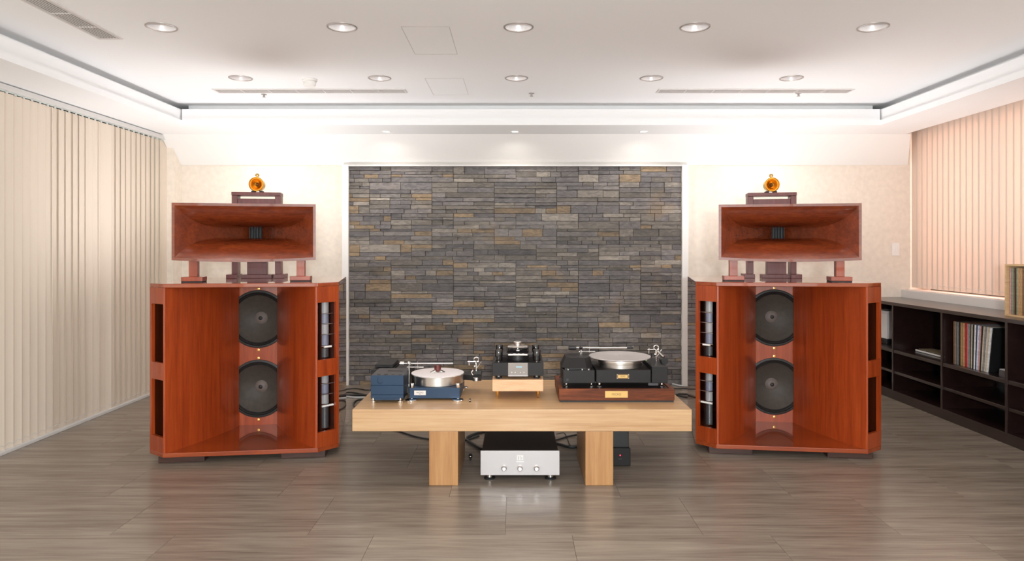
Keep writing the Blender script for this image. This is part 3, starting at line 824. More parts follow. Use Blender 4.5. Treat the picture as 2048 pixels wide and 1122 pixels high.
def tweeter_stand(label, loc, rz):
    t = thing('tweeter_stand', label, 'stand', loc, rz, 'pair of tweeter stands')
    for s in (-1, 1):
        p = MB().box(s * 0.143 - 0.019, s * 0.143 + 0.019, -0.05, 0.05, 0.028, 0.574, 0.002).build('post', M['rosewood'], t)
        MB().box(s * 0.155 - 0.036, s * 0.155 + 0.036, -0.085, 0.085, 0.0, 0.028, 0.002).build('foot', M['rosewood'], p)
    MB().box(-0.162, 0.162, -0.06, 0.06, 0.574, 0.598, 0.002).build('top_shelf', M['rosewood'], t)
    MB().box(-0.124, 0.124, -0.045, 0.045, 0.505, 0.553, 0.002).build('cross_board', M['rosewood'], t)
    return t
def tweeter(label, loc, rz):
    t = thing('bullet_tweeter', label, 'tweeter', loc, rz, 'pair of golden bullet tweeters')
    zc = 0.0565; c = (0, -0.045, zc)
    MB().lathe([(0.046, 0.0), (0.0505, 0.003), (0.0505, 0.008), (0.046, 0.012), (0.040, 0.012), (0.036, 0.008)], c, 'y', 48).build('front_ring', M['gold'], t)
    MB().lathe([(0.037, 0.008), (0.032, 0.012), (0.028, 0.024), (0.018, 0.034), (0.013, 0.036)], c, 'y', 48).build('horn_throat', M['gold'], t)
    MB().lathe([(0.0, 0.010), (0.003, 0.016), (0.007, 0.030), (0.008, 0.037)], c, 'y', 24).build('phase_plug', M['clampwood'], t)
    MB().lathe([(0.0505, 0.008), (0.048, 0.014), (0.043, 0.018), (0.043, 0.085), (0.036, 0.094), (0, 0.094)], c, 'y', 48).build('body', M['brass'], t)
    kn = MB().lathe([(0.007, 0.04), (0.007, 0.056), (0.013, 0.058), (0.014, 0.066), (0.012, 0.074), (0.006, 0.078), (0, 0.078)], (0, -0.01, zc), 'z', 20).build('terminal_knob', M['brass'], t)
    for s in (-1, 1):
        MB().prism([(s * 0.018, -0.03), (s * 0.036, -0.03), (s * 0.036, 0.03), (s * 0.018, 0.03)][::s], 0.0, 0.012).build('cradle_foot', M['rubber'], t)
    return t
for side, sx, tc in (('left', 1, (-1.806, 4.79)), ('right', -1, (1.806, 4.82))):
    tweeter_stand(f'dark rosewood tweeter stand behind the {side} midrange horn', (tc[0], tc[1], ZT), R(10 * sx))
    tweeter(f'round golden bullet tweeter on the {side} stand above the horn', (tc[0], tc[1], ZT + 0.598), R(6 * sx))

# ------------------------------------------------------------------ low oak table
TZ0, TZ1 = 0.291, 0.408
tb = thing('low_table', 'long low pale oak slab table with two block legs', 'table', (0.037, 4.05, 0))
MB(tb.location).box(-0.869, 0.944, 3.64, 4.467, TZ0, TZ1, 0.004).build('table_top', M['oak'], tb)
for a, b in ((-0.459, -0.304), (0.376, 0.525)):
    MB(tb.location).box(a, b, 3.645, 4.15, 0.0, TZ0, 0.003).build('leg', M['oak_leg'], tb)

# ------------------------------------------------------------------ silver amplifier under the table
am = thing('amplifier', 'silver-fronted amplifier with three knobs on the floor under the table', 'amplifier', (0.027, 3.90, 0)); o_ = am.location
MB(o_).box(-0.18, 0.235, 3.72, 4.12, 0.040, 0.166, 0.002).build('case', M['black'], am)
fp = MB(o_).box(-0.1875, 0.242, 3.705, 3.722, 0.036, 0.168, 0.002).build('faceplate', M['alu'], am)
for px in (1008, 1040, 1073):
    x = (px - 1030) / 368
    kn = MB(o_).lathe([(0.0155, 0), (0.0155, 0.004), (0.0135, 0.005)], (x, 3.705, 0.0765), '-y', 32).build('knob', M['steel'], am)
    MB(o_).lathe([(0.0135, 0.004), (0.0125, 0.020), (0.010, 0.023), (0, 0.0235)], (x, 3.705, 0.0765), '-y', 32).build('knob_cap', M['alu_knob'], kn)
em = MB(o_).box(0.010, 0.045, 3.7035, 3.706, 0.117, 0.145, 0.001, 1).build('emblem', M['whitebox'], am)
MB(o_).box(0.016, 0.022, 3.7028, 3.704, 0.121, 0.140).box(0.026, 0.031, 3.7028, 3.704, 0.121, 0.141).box(0.034, 0.039, 3.7028, 3.704, 0.121, 0.136).build('emblem_bars', M['alu'], em)
MB(o_).box(0.007, 0.048, 3.7045, 3.7055, 0.1085, 0.1115).build('emblem_line', M['reflector'], em)
for x in (-0.14, 0.195):
    for y in (3.765, 4.06):
        f = MB(o_).lathe([(0.018, 0.040), (0.018, 0.026), (0.0165, 0.025), (0.0165, 0.020), (0.018, 0.019), (0.018, 0.008), (0, 0.008)], (x, y, 0), 'z', 24).build('foot', M['chrome'], am)
        MB(o_).lathe([(0, 0.0), (0.031, 0.0), (0.031, 0.006), (0.026, 0.009), (0, 0.009)], (x, y, 0), 'z', 24).build('foot_disc', M['rubber'], f)

pb = thing('power_supply_box', 'black power supply box with red light behind the right table leg', 'power supply', (0.60, 4.15, 0)); o_ = pb.location
MB(o_).box(0.532, 0.666, 3.99, 4.34, 0.006, 0.235, 0.003).build('case', M['black'], pb)
MB(o_).box(0.529, 0.672, 3.965, 3.991, 0.003, 0.106, 0.004).build('front_panel', M['charcoal'], pb)
MB(o_).lathe([(0.004, 0), (0.004, 0.002), (0, 0.003)], (0.611, 3.965, 0.066), '-y', 14).build('power_light', M['led_red'], pb)
MB(o_).box(0.601, 0.621, 3.9635, 3.9655, 0.043, 0.046).build('switch', M['lid'], pb)
for x in (0.545, 0.652):
    for y in (4.01, 4.32): MB(o_).cyl((x, y, 0), 0.012, 0, 0.007, n=12).build('foot', M['rubber'], pb)

pg = thing('spike_foot', 'tiny metal peg standing on the floor left of the amplifier', 'peg', ((941 - 1030) / 334, 4.09, 0))
MB().lathe([(0, 0), (0.006, 0), (0.006, 0.012), (0.0105, 0.014), (0.0105, 0.034), (0, 0.034)], (0, 0, 0), 'z', 16).build('peg_body', M['charcoal'], pg)
MB().lathe([(0.011, 0.02), (0.0115, 0.021), (0.0115, 0.024), (0.011, 0.025)], (0, 0, 0), 'z', 16).build('ring', M['chrome'], pg)
pg = thing('stylus_brush', 'tiny dark pin lying on the table right of the blue turntable', 'pin', (-0.252, 3.82, TZ1))
MB().lathe([(0, 0), (0.005, 0), (0.0055, 0.015), (0.003, 0.019), (0, 0.02)], (0, 0, 0), 'z', 14).build('pin_body', M['rubber'], pg)
MB().lathe([(0.0056, 0.008), (0.0062, 0.010), (0.0056, 0.012)], (0, 0, 0), 'z', 14).build('collar', M['steel'], pg)

# ------------------------------------------------------------------ blue motor unit
mu_ = thing('blue_motor_unit', 'blue box-shaped turntable motor unit at the left end of the table', 'motor unit', (-0.71, 3.90, TZ1)); o_ = mu_.location
x0, x1, y0, y1 = -0.800, -0.619, 3.785, 4.02
MB(o_).box(x0, x1, y0 + 0.008, y1, 0.430, 0.560, 0.002).build('case', M['bluedark'], mu_)
for z0, z1 in ((0.5075, 0.5626), (0.4555, 0.5068), (0.4375, 0.4548)):
    MB(o_).box(x0, x1, y0, y0 + 0.012, z0, z1, 0.0012, 1).build('front_panel', M['blue'], mu_)
MB(o_).box(x0 + 0.02, x1 - 0.02, y0 + 0.002, y0 + 0.012, 0.426, 0.437).build('front_skirt', M['blue'], mu_)
MB(o_).box(x0 + 0.001, x1 - 0.001, y0 + 0.012, y1, 0.5595, 0.5632, 0.001, 1).build('lid', M['lid'], mu_)
MB(o_).lathe([(0.0175, 0), (0.0175, 0.0012), (0.016, 0.0016), (0.0155, 0.0)], (-0.747, y0, 0.5345), '-y', 36).build('round_emblem', M['bluedark'], mu_)
for k in range(4):
    cx = x0 + 0.03 + k * 0.04; MB(o_).box(cx, cx + 0.02, y0 + 0.02, y0 + 0.03, 0.563, 0.5645).build('lid_button', M['gloss_black'], mu_)
MB(o_).box(x0 + 0.07, x1 - 0.03, y0 + 0.13, y0 + 0.15, 0.563, 0.5645).build('lid_slot', M['gloss_black'], mu_)
for x in (x0 + 0.012, x1 - 0.02):
    for y in (y0 + 0.014, y1 - 0.03):
        MB(o_).lathe([(0, TZ1), (0.014, TZ1), (0.0145, TZ1 + 0.003), (0.0145, TZ1 + 0.013), (0.009, TZ1 + 0.015), (0.008, 0.4385), (0, 0.4385)], (x, y, 0), 'z', 24).build('foot', M['chrome'], mu_)

# ------------------------------------------------------------------ black boxes behind it
def blackbox(label, x0, x1, y0, y1, z0, z1):
    t = thing('control_box', label, 'control box', ((x0 + x1) / 2, (y0 + y1) / 2, z0)); o_ = t.location
    MB(o_).box(x0, x1, y0, y1, z0 + 0.006, z1 - 0.004, 0.002).build('case', M['charcoal'], t)
    MB(o_).box(x0 + 0.002, x1 - 0.002, y0 + 0.002, y1 - 0.002, z1 - 0.004, z1, 0.001, 1).build('lid', M['black'], t)
    for x in (x0 + 0.015, x1 - 0.015):
        for y in (y0 + 0.015, y1 - 0.015): MB(o_).cyl((x, y, 0), 0.008, z0, z0 + 0.007, n=10).build('foot', M['rubber'], t)
blackbox('wide black control box on the table behind the blue motor unit', -0.862, -0.735, 4.08, 4.34, TZ1, 0.540)
blackbox('black control box behind the tonearm counterweight of the blue turntable', -0.725, -0.632, 4.08, 4.30, TZ1, 0.540)
blackbox('slim black box stacked on the wide control box, topmost', -0.85, -0.74, 4.14, 4.34, 0.540, 0.563)

# ------------------------------------------------------------------ blue turntable
tt = thing('blue_turntable', 'blue turntable with chrome platter, white mat and red clamp on the table', 'turntable', (-0.455, 4.02, TZ1)); o_ = tt.location
px0, px1, py0, py1 = -0.599, -0.311, 3.858, 4.20
MB(o_).box(px0, px1, py0, py1, 0.4185, 0.479, 0.003).build('plinth', M['blue'], tt)
pcx, pcy, pr = -0.456, 4.025, 0.155
pl = MB(o_).lathe([(0, 0.480), (pr - 0.006, 0.480), (pr - 0.004, 0.4815), (pr - 0.004, 0.526), (pr, 0.5275), (pr, 0.532), (pr - 0.002, 0.534), (0, 0.534)], (pcx, pcy, 0), 'z', 72).build('platter', M['steel'], tt)
MB(o_).lathe([(0, 0.534), (pr - 0.001, 0.534), (pr - 0.001, 0.5368), (pr - 0.003, 0.5375), (0, 0.5375)], (pcx, pcy, 0), 'z', 72).build('mat', M['mat_white'], pl)
cl = MB(o_).lathe([(0, 0.5375), (0.044, 0.5375), (0.044, 0.540), (0.034, 0.545), (0.022, 0.551), (0, 0.551)], (pcx, pcy, 0), 'z', 32).build('record_clamp', M['chrome'], tt)
MB(o_).lathe([(0, 0.550), (0.019, 0.550), (0.020, 0.562), (0.018, 0.570), (0.020, 0.577), (0.019, 0.580), (0, 0.580)], (pcx, pcy, 0), 'z', 28).build('clamp_knob', M['clampwood'], cl)
for x, y in ((px0 + 0.014, py0 + 0.012), (px1 - 0.012, py0 + 0.012), (px0 + 0.014, py1 - 0.014), (px1 - 0.012, py1 - 0.014)):
    MB(o_).lathe([(0, 0.4785), (0.011, 0.4785), (0.012, 0.480), (0.012, 0.502), (0.011, 0.504), (0, 0.504)], (x, y, 0), 'z', 24).build('corner_pillar', M['chrome'], tt)
    f = MB(o_).lathe([(0, TZ1), (0.032, TZ1), (0.0335, TZ1 + 0.002), (0.0335, TZ1 + 0.007), (0.031, TZ1 + 0.009), (0, TZ1 + 0.009)], (x, y - (0.022 if y < 4 else -0.01), 0), 'z', 32).build('foot', M['chrome'], tt)
    MB(o_).cyl((x, y, 0), 0.008, TZ1 + 0.008, 0.419, n=14).build('foot_screw', M['steel'], f)
npl = MB(o_).box(-0.570, -0.504, py0 - 0.002, py0 + 0.001, 0.438, 0.464, 0.0008, 1).build('name_plate', M['plate'], tt)
text('lettering', 'MICRO', 0.0125, (-0.537, py0 - 0.0022, 0.4525), M['ink'], npl, o_)
text('small_lettering', 'SEIKI', 0.006, (-0.537, py0 - 0.0022, 0.4435), M['ink'], npl, o_)
# arm bases: black arm boards left rear and right rear
MB(o_).box(px0 - 0.030, px0, 3.90, 3.99, 0.440, 0.478, 0.002).build('arm_board', M['black'], tt)
MB(o_).prism([(px1 - 0.02, 4.10), (px1 + 0.11, 4.06), (px1 + 0.11, 4.16), (px1 - 0.02, 4.198)], 0.479, 0.512, 0.002).build('arm_board', M['black'], tt)
def local_tonearm(o_, t, base, zb, zarm, vec, tubelen, mats, cw_len=0.05, thick=0.0035, shell=True, cw_r=0.011, post_r=0.0065):
    """pillar + pivot + straight tube + counterweight; vec is the arm direction in plan"""
    bx, by = base; d = Vector((vec[0], vec[1], 0)).normalized(); n = Vector((-d.y, d.x, 0))
    arm = MB(o_).lathe([(0, zb), (post_r * 2.6, zb), (post_r * 2.6, zb + 0.006), (post_r, zb + 0.008), (post_r, zarm - 0.010), (0, zarm - 0.010)], (bx, by, 0), 'z', 20).build('tonearm_pillar', mats[0], t)
    c = Vector((bx, by, zarm))
    MB(o_).sphere(c, 0.0115).build('pivot', mats[1], arm)
    MB(o_).tube([c - d * 0.055, c - d * 0.02, c, c + d * tubelen * 0.5, c + d * tubelen], thick, 10).build('arm_tube', mats[2], arm)
    w = MB(o_).tube([c - d * (0.028 + cw_len), c - d * 0.028], cw_r, 20); w.build('counterweight', mats[3], arm)
    if shell:
        e = c + d * tubelen
        MB(o_).tube([e, e + d * 0.035], 0.0075, 8).build('head_shell', mats[4], arm)
        MB(o_).tube([e + d * 0.033 + n * 0.004, e + d * 0.040 + n * 0.012 + Vector((0, 0, 0.010))], 0.0012, 6).build('finger_lift', mats[2], arm)
    # lift rest and lever
    MB(o_).tube([c - Vector((0, 0, 0.022)) - d * 0.012, c - Vector((0, 0, 0.022)) + d * 0.085], 0.003, 8).build('lift_bar', mats[2], arm)
    MB(o_).tube([c + d * 0.05 - Vector((0, 0, 0.030)), c + d * 0.05 + Vector((0, 0, 0.010))], 0.002, 8).build('arm_rest', mats[2], arm)
    return arm
local_tonearm(o_, tt, (-0.613, 3.945), 0.478, 0.603, (1, 0.02), 0.255, (M['chrome'], M['chrome'], M['chrome'], M['steel'], M['brass']), 0.022, 0.003, False, 0.011, 0.0042)
def end_arm(o_, t, c, ztop, black_z):
    """tonearm seen end on: yoke, bearing, lever and clamp block"""
    x, y, z = c
    a = MB(o_).lathe([(0, black_z), (0.007, black_z), (0.007, ztop - 0.02), (0, ztop - 0.02)], (x, y, 0), 'z', 18).build('tonearm_pillar', M['chrome'], t)
    ringm = MB(o_)
    for k in range(17): pass
    ringm.tube([(x + 0.014 * math.cos(q), y, ztop - 0.006 + 0.014 * math.sin(q)) for q in [2 * math.pi * i / 20 for i in range(21)]], 0.004, 8).build('bearing_yoke', M['chrome'], a)
    MB(o_).tube([(x - 0.052, y, ztop - 0.018), (x + 0.014, y, ztop - 0.018)], 0.0042, 10).build('side_bar', M['chrome'], a)
    MB(o_).tube([(x - 0.042, y, ztop - 0.040), (x - 0.042, y, ztop - 0.008)], 0.0042, 8).build('anti_skate_post', M['chrome'], a)
    MB(o_).tube([(x + 0.004, y - 0.01, ztop - 0.055), (x + 0.030, y - 0.012, ztop - 0.015)], 0.0022, 8).build('lift_lever', M['chrome'], a)
    MB(o_).sphere((x - 0.008, y - 0.012, ztop - 0.045), 0.009).build('bias_knob', M['chrome'], a)
    MB(o_).tube([(x, y - 0.06, ztop - 0.018), (x, y + 0.02, ztop - 0.018), (x - 0.01, y + 0.20, ztop - 0.018)], 0.004, 10).build('arm_tube', M['chrome'], a)
    return a
ea = end_arm(o_, tt, (-0.232, 4.10, 0), 0.605, 0.512)
MB(o_).box(-0.258, -0.198, 4.07, 4.13, 0.512, 0.536, 0.003).build('clamp_block', M['gloss_black'], ea)
MB(o_).cyl((-0.232, 4.085, 0), 0.0235, 0.476, 0.498, n=28, bev=0.002).build('lock_knob', M['steel'], ea)
MB(o_).cyl((-0.232, 4.085, 0), 0.008, 0.497, 0.513, n=14).build('lock_stem', M['steel'], ea)
MB(o_).tube([(-0.249, 4.06, 0.545), (-0.258, 4.058, 0.53), (-0.25, 4.058, 0.515)], 0.004, 8).build('cable_loop', M['chrome'], ea)

# ------------------------------------------------------------------ beech block and disc transport in the middle
bk = thing('beech_block', 'pale beech block on brass spikes in the middle of the table', 'isolation block', (0.016, 4.03, TZ1)); o_ = bk.location
MB(o_).box(-0.129, 0.161, 3.88, 4.18, 0.4545, 0.521, 0.003).build('block', M['beech'], bk)
for x in (-0.100, 0.132):
    for y in (3.91, 4.15):
        MB(o_).lathe([(0, TZ1), (0.006, TZ1), (0.0065, TZ1 + 0.004), (0.003, TZ1 + 0.008), (0.010, 0.440), (0.0115, 0.4545), (0, 0.4545)], (x, y, 0), 'z', 20).build('spike', M['brass'], bk)
cd = thing('disc_transport', 'black top-loading disc player with four pillars on the beech block', 'disc player', (0.016, 4.03, 0.521)); o_ = cd.location
MB(o_).box(-0.130, 0.1625, 3.89, 4.17, 0.540, 0.616, 0.003).build('case', M['charcoal'], cd)
for x in (-0.094, 0.125):
    for y in (3.925, 4.13):
        f = MB(o_).lathe([(0, 0.521), (0.017, 0.521), (0.019, 0.524), (0.019, 0.533), (0, 0.533)], (x, y, 0), 'z', 24).build('foot', M['rubber'], cd)
        MB(o_).cyl((x, y, 0), 0.012, 0.533, 0.5405, n=20).build('foot_cap', M['steel'], f)
dp = MB(o_).box(-0.0395, 0.0735, 3.886, 3.892, 0.5445, 0.6155, 0.001, 1).build('display_panel', M['display'], cd)
MB(o_).box(-0.0395, 0.0735, 3.880, 3.887, 0.5405, 0.5455).build('panel_lip', M['alu'], dp)
MB(o_).box(0.006, 0.040, 3.8850, 3.8865, 0.590, 0.595).build('display_digits', M['led_blue'], dp)
for px in (1023.5, 1030.5, 1041, 1048):
    x = (px - 1030) / 351
    MB(o_).lathe([(0.0042, 0), (0.0042, 0.004), (0.003, 0.005), (0, 0.005)], (x, 3.886, 0.562), '-y', 16).build('button', M['alu'], dp)
for x in (-0.094, 0.125):
    for y in (3.925, 4.13):
        p = MB(o_).lathe([(0, 0.622), (0.0215, 0.622), (0.0225, 0.624), (0.0225, 0.682), (0.021, 0.685), (0, 0.685)], (x, y, 0), 'z', 28).build('pillar', M['gloss_black'], cd)
        MB(o_).cyl((x, y, 0), 0.009, 0.615, 0.623, n=16).build('pillar_foot', M['chrome'], p)
MB(o_).box(-0.074, 0.105, 3.93, 4.13, 0.650, 0.664, 0.004).build('suspended_deck', M['gloss_black'], cd)
MB(o_).lathe([(0, 0.616), (0.066, 0.616), (0.066, 0.650), (0, 0.650)], (0.016, 4.03, 0), 'z', 40).build('motor_housing', M['black'], cd)
MB(o_).lathe([(0, 0.664), (0.064, 0.664), (0.066, 0.667), (0.066, 0.684), (0.062, 0.688), (0, 0.688)], (0.016, 4.03, 0), 'z', 48).build('disc_well', M['gloss_black'], cd)
MB(o_).box(-0.040, 0.073, 3.925, 3.931, 0.651, 0.660, 0.001, 1).build('front_bar', M['chrome'], cd)
MB(o_).box(0.008, 0.026, 3.9605, 3.9635, 0.671, 0.679, 0.001, 1).build('badge', M['alu'], cd)
pk = MB(o_).lathe([(0, 0.688), (0.059, 0.688), (0.060, 0.690), (0.058, 0.693), (0.030, 0.698), (0, 0.698)], (0.016, 4.03, 0), 'z', 48).build('disc_clamp', M['steel'], cd)
MB(o_).lathe([(0, 0.697), (0.019, 0.698), (0.019, 0.708), (0.024, 0.711), (0.024, 0.717), (0.020, 0.720), (0, 0.720)], (0.016, 4.03, 0), 'z', 32).build('clamp_grip', M['steel'], pk)

# ------------------------------------------------------------------ black turntable on walnut base
wbse = thing('walnut_base', 'dark walnut turntable base with gold plate on the right of the table', 'turntable base', (0.568, 4.02, TZ1)); o_ = wbse.location
bx0, bx1, by0, by1 = 0.246, 0.891, 3.81, 4.22
MB(o_).box(bx0 + 0.004, bx1 - 0.004, by0 + 0.004, by1 - 0.004, TZ1, 0.418).build('bottom_strip', M['rubber'], wbse)
for q in ((bx0, bx1, by0, by0 + 0.024), (bx0, bx1, by1 - 0.024, by1), (bx0, bx0 + 0.024, by0 + 0.024, by1 - 0.024), (bx1 - 0.024, bx1, by0 + 0.024, by1 - 0.024)):
    MB(o_).box(*q, 0.418, 0.4825, 0.002).build('side_board', M['walnut'], wbse)
MB(o_).box(bx0 + 0.024, bx1 - 0.024, by0 + 0.024, by1 - 0.024, 0.418, 0.476).build('inlay', M['black'], wbse)
gp = MB(o_).box(0.5025, 0.630, by0 - 0.002, by0 + 0.001, 0.434, 0.471, 0.001, 1).build('gold_plate', M['goldplate'], wbse)
text('lettering', 'MICRO', 0.017, (0.566, by0 - 0.0022, 0.4525), M['goldink'], gp, o_)

bt = thing('black_turntable', 'black turntable with silver platter and separate motor housing on walnut base', 'turntable', (0.568, 4.02, 0.476)); o_ = bt.location
ZF = 0.476
fy = 3.865
MB(o_).box(0.460, 0.770, fy, 4.18, 0.505, 0.579, 0.003).build('main_body', M['charcoal'], bt)
ap = MB(o_).box(0.774, 0.864, fy - 0.004, 4.18, 0.505, 0.598, 0.003).build('arm_pod', M['charcoal'], bt)
MB(o_).box(0.756, 0.812, fy + 0.005, fy + 0.03, 0.490, 0.505).build('under_bracket', M['lid'], bt)
mo = MB(o_).box(0.272, 0.452, fy, 4.10, 0.503, 0.576, 0.003).build('motor_housing', M['charcoal'], bt)
# eight-sided tapered pulley cover
def octo(cx, cy, hx, hy, c): return [(cx - hx + c, cy - hy), (cx + hx - c, cy - hy), (cx + hx, cy - hy + c), (cx + hx, cy + hy - c), (cx + hx - c, cy + hy), (cx - hx + c, cy + hy), (cx - hx, cy + hy - c), (cx - hx, cy - hy + c)]
cv = MB(o_)
lo = [cv._v((x, y, 0.582)) for x, y in octo(0.357, 3.995, 0.090, 0.110, 0.04)]
hi = [cv._v((x, y, 0.640)) for x, y in octo(0.365, 4.01, 0.070, 0.088, 0.035)]
cv.bm.faces.new(lo[::-1]); cv.bm.faces.new(hi)
for i in range(8): cv.bm.faces.new((lo[i], lo[(i + 1) % 8], hi[(i + 1) % 8], hi[i]))
bmesh.ops.bevel(cv.bm, geom=list(cv.bm.edges), offset=0.003, segments=2, affect='EDGES', profile=0.5)
cv.build('pulley_cover', M['charcoal'], mo)
MB(o_).box(0.285, 0.43, 3.90, 4.09, 0.575, 0.583).build('cover_gasket', M['black'], mo)
for x in (0.302, 0.382, 0.419): MB(o_).lathe([(0, 0.576), (0.0065, 0.576), (0.0065, 0.582), (0.004, 0.584), (0, 0.584)], (x, fy + 0.014, 0), 'z', 14).build('screw', M['chrome'], mo)
MB(o_).box(0.291, 0.303, fy - 0.0012, fy + 0.002, 0.517, 0.531).build('power_switch', M['black'], mo)
for x, r in ((0.292, 0.0115), (0.435, 0.0115), (0.481, 0.016), (0.836, 0.016)):
    for y in (fy + 0.025, 4.08):
        MB(o_).lathe([(0, ZF), (r * 0.9, ZF), (r, ZF + 0.004), (r, ZF + 0.012), (r * 0.5, ZF + 0.016), (r * 0.45, 0.506), (0, 0.506)], (x, y, 0), 'z', 22).build('foot', M['chrome'], bt)
pc = (0.6145, 4.006)
pl = MB(o_).lathe([(0, 0.5795), (0.127, 0.5795), (0.129, 0.581), (0.130, 0.603), (0.1275, 0.6045), (0.1275, 0.6075), (0.1305, 0.609), (0.132, 0.626), (0.131, 0.628), (0, 0.628)], (pc[0], pc[1], 0), 'z', 80).build('platter', M['steel'], bt)
MB(o_).lathe([(0, 0.628), (0.165, 0.629), (0.177, 0.632), (0.1795, 0.635), (0.178, 0.6385), (0.160, 0.6365), (0.06, 0.6372), (0.055, 0.6362), (0, 0.6365)], (pc[0], pc[1], 0), 'z', 80).build('mat', M['mat_grey'], pl)
MB(o_).lathe([(0, 0.636), (0.0036, 0.636), (0.0036, 0.648), (0, 0.650)], (pc[0], pc[1], 0), 'z', 12).build('spindle', M['chrome'], pl)
bd = MB(o_).box(0.575, 0.647, fy - 0.002, fy + 0.002, 0.529, 0.556, 0.001, 1).build('gold_badge', M['goldink'], bt)
MB(o_).box(0.583, 0.637, fy - 0.003, fy - 0.001, 0.534, 0.551).build('badge_face', M['goldplate'], bd)
text('lettering', 'MICRO', 0.009, (0.610, fy - 0.0031, 0.5435), M['ink'], bd, o_)
for x in (0.579, 0.643):
    for z in (0.533, 0.552): MB(o_).lathe([(0.0025, 0), (0.0025, 0.0015), (0, 0.002)], (x, fy - 0.002, z), '-y', 10).build('badge_screw', M['alu'], bd)
MB(o_).sphere((0.786, 4.09, 0.600), 0.0045).build('green_light', M['led_green'], bt)
ra = local_tonearm(o_, bt, (0.392, 4.06), 0.640, 0.676, (1, 0.02), 0.275, (M['chrome'], M['gloss_black'], M['chrome'], M['black'], M['black']), 0.045, 0.0042, True, 0.0105, 0.005)
ea = end_arm(o_, bt, (0.838, 4.05, 0), 0.684, 0.598)
MB(o_).tube([(0.838, 4.02, 0.665), (0.862, 3.995, 0.640), (0.870, 3.985, 0.634)], 0.007, 10).build('rear_stub', M['chrome'], ea)
MB(o_).tube([(0.868, 4.02, 0.615), (0.870, 3.96, 0.612)], 0.020, 20).build('counterweight', M['black'], ea)

# ------------------------------------------------------------------ dark bookcase along the right wall
ST, SF, SBK = 0.815, 3.18, 3.595
ys = [2.40, 3.08, 3.75, 4.42, 5.09, 5.75, BACK - 0.018]
bc = thing('low_bookcase', 'long low espresso bookcase along the right wall', 'bookcase', (3.39, 4.4, 0)); o_ = bc.location
MB(o_).box(SF - 0.006, SBK, ys[0] - 0.02, ys[-1], ST - 0.027, ST, 0.002).build('top_board', M['espresso'], bc)
MB(o_).box(SF, SBK, ys[0], ys[-1], 0.0, 0.075, 0.002).build('plinth', M['espresso'], bc)
MB(o_).box(SBK - 0.012, SBK, ys[0], ys[-1], 0.075, ST - 0.027).build('back_panel', M['espresso'], bc)
for y in ys: MB(o_).box(SF, SBK - 0.012, y - 0.011, y + 0.011 if y < ys[-1] else y, 0.075, ST - 0.027, 0.001, 1).build('divider', M['espresso'], bc)
for a, b in zip(ys, ys[1:]):
    MB(o_).box(SF + 0.004, SBK - 0.012, a + 0.011, b - 0.011, 0.390, 0.417, 0.001, 1).build('shelf', M['espresso'], bc)
    MB(o_).box(SF + 0.010, SBK - 0.012, a + 0.011, b - 0.011, 0.216, 0.238, 0.001, 1).build('shelf', M['espresso'], bc)
ZSH = 0.417

REC = {'brown': (0.20, 0.10, 0.04), 'dark': (0.02, 0.018, 0.016), 'grey': (0.22, 0.21, 0.20), 'tan': (0.42, 0.25, 0.11), 'red': (0.38, 0.02, 0.025), 'white': (0.70, 0.68, 0.66),
       'navy': (0.02, 0.03, 0.08), 'pale blue': (0.55, 0.58, 0.70), 'pink': (0.55, 0.30, 0.27), 'beige': (0.52, 0.43, 0.32), 'green': (0.20, 0.28, 0.20), 'black': (0.008, 0.008, 0.008)}
for k, v in REC.items(): M['rec_' + k] = plain('record_sleeve_' + k.replace(' ', '_'), v, 0.45, noise=0.25, nscale=60)
M['vinyl'] = M['gloss_black']
def record(label, y, z, colour, th, xf, tilt=0.0, group=None, size=0.313):
    """sleeve standing on edge, spine to -x; origin at the bottom front edge"""
    t = thing('record', label, 'record', (xf, y, z), 0, group)
    t.rotation_euler = (tilt, 0, 0)
    MB().box(0, size, -th / 2, th / 2, 0, size, 0.0008, 1).build('sleeve', M['rec_' + colour], t)
    MB().box(size - 0.0005, size + 0.0012, -th / 2 * 0.5, th / 2 * 0.5, 0.004, size - 0.004).build('disc_edge', M['vinyl'], t)
    return t
seq = [('brown', .013), ('grey', .011), ('dark', .016), ('grey', .012), ('black', .012), ('tan', .018), ('brown', .013), ('tan', .016), ('red', .016), ('red', .014), ('pink', .009), ('grey', .012), ('dark', .010), ('beige', .011),
       ('black', .012), ('white', .009), ('navy', .012), ('pale blue', .011), ('pink', .010), ('dark', .012), ('beige', .012), ('grey', .010), ('white', .011), ('beige', .012), ('white', .009), ('black', .007)]
y = 5.035; n = len(seq)
for i, (c, th) in enumerate(seq):
    y -= th / 2 + 0.0012
    tilt = 0.0 if i < 12 else R(-0.55 * (i - 11))
    shift = 0.0
    record(f'{c} record sleeve in the bookcase, {ORD[i]} from the left of its row' if i < n - 1 else 'black record sleeve leaning at the right end of the shelf row, cover showing', y - (0.0 if i < 12 else 0.0012 * (i - 11)), ZSH + 0.0005 + (th / 2) * abs(math.sin(tilt)), c, th, 3.235 + rnd.uniform(-0.004, 0.006), -tilt, 'records on the bookcase shelf')
    y -= th / 2 + (0.0009 if i >= 12 else 0)
sb = thing('small_grey_box', 'small grey box on the shelf in front of the black record sleeve', 'box', (3.26, 4.50, ZSH))
MB().box(-0.045, 0.06, -0.035, 0.035, 0.0, 0.046, 0.003).build('case', M['lid'], sb)
MB().box(-0.043, 0.058, -0.033, 0.033, 0.046, 0.052, 0.002).build('lid', M['cable_grey'], sb)

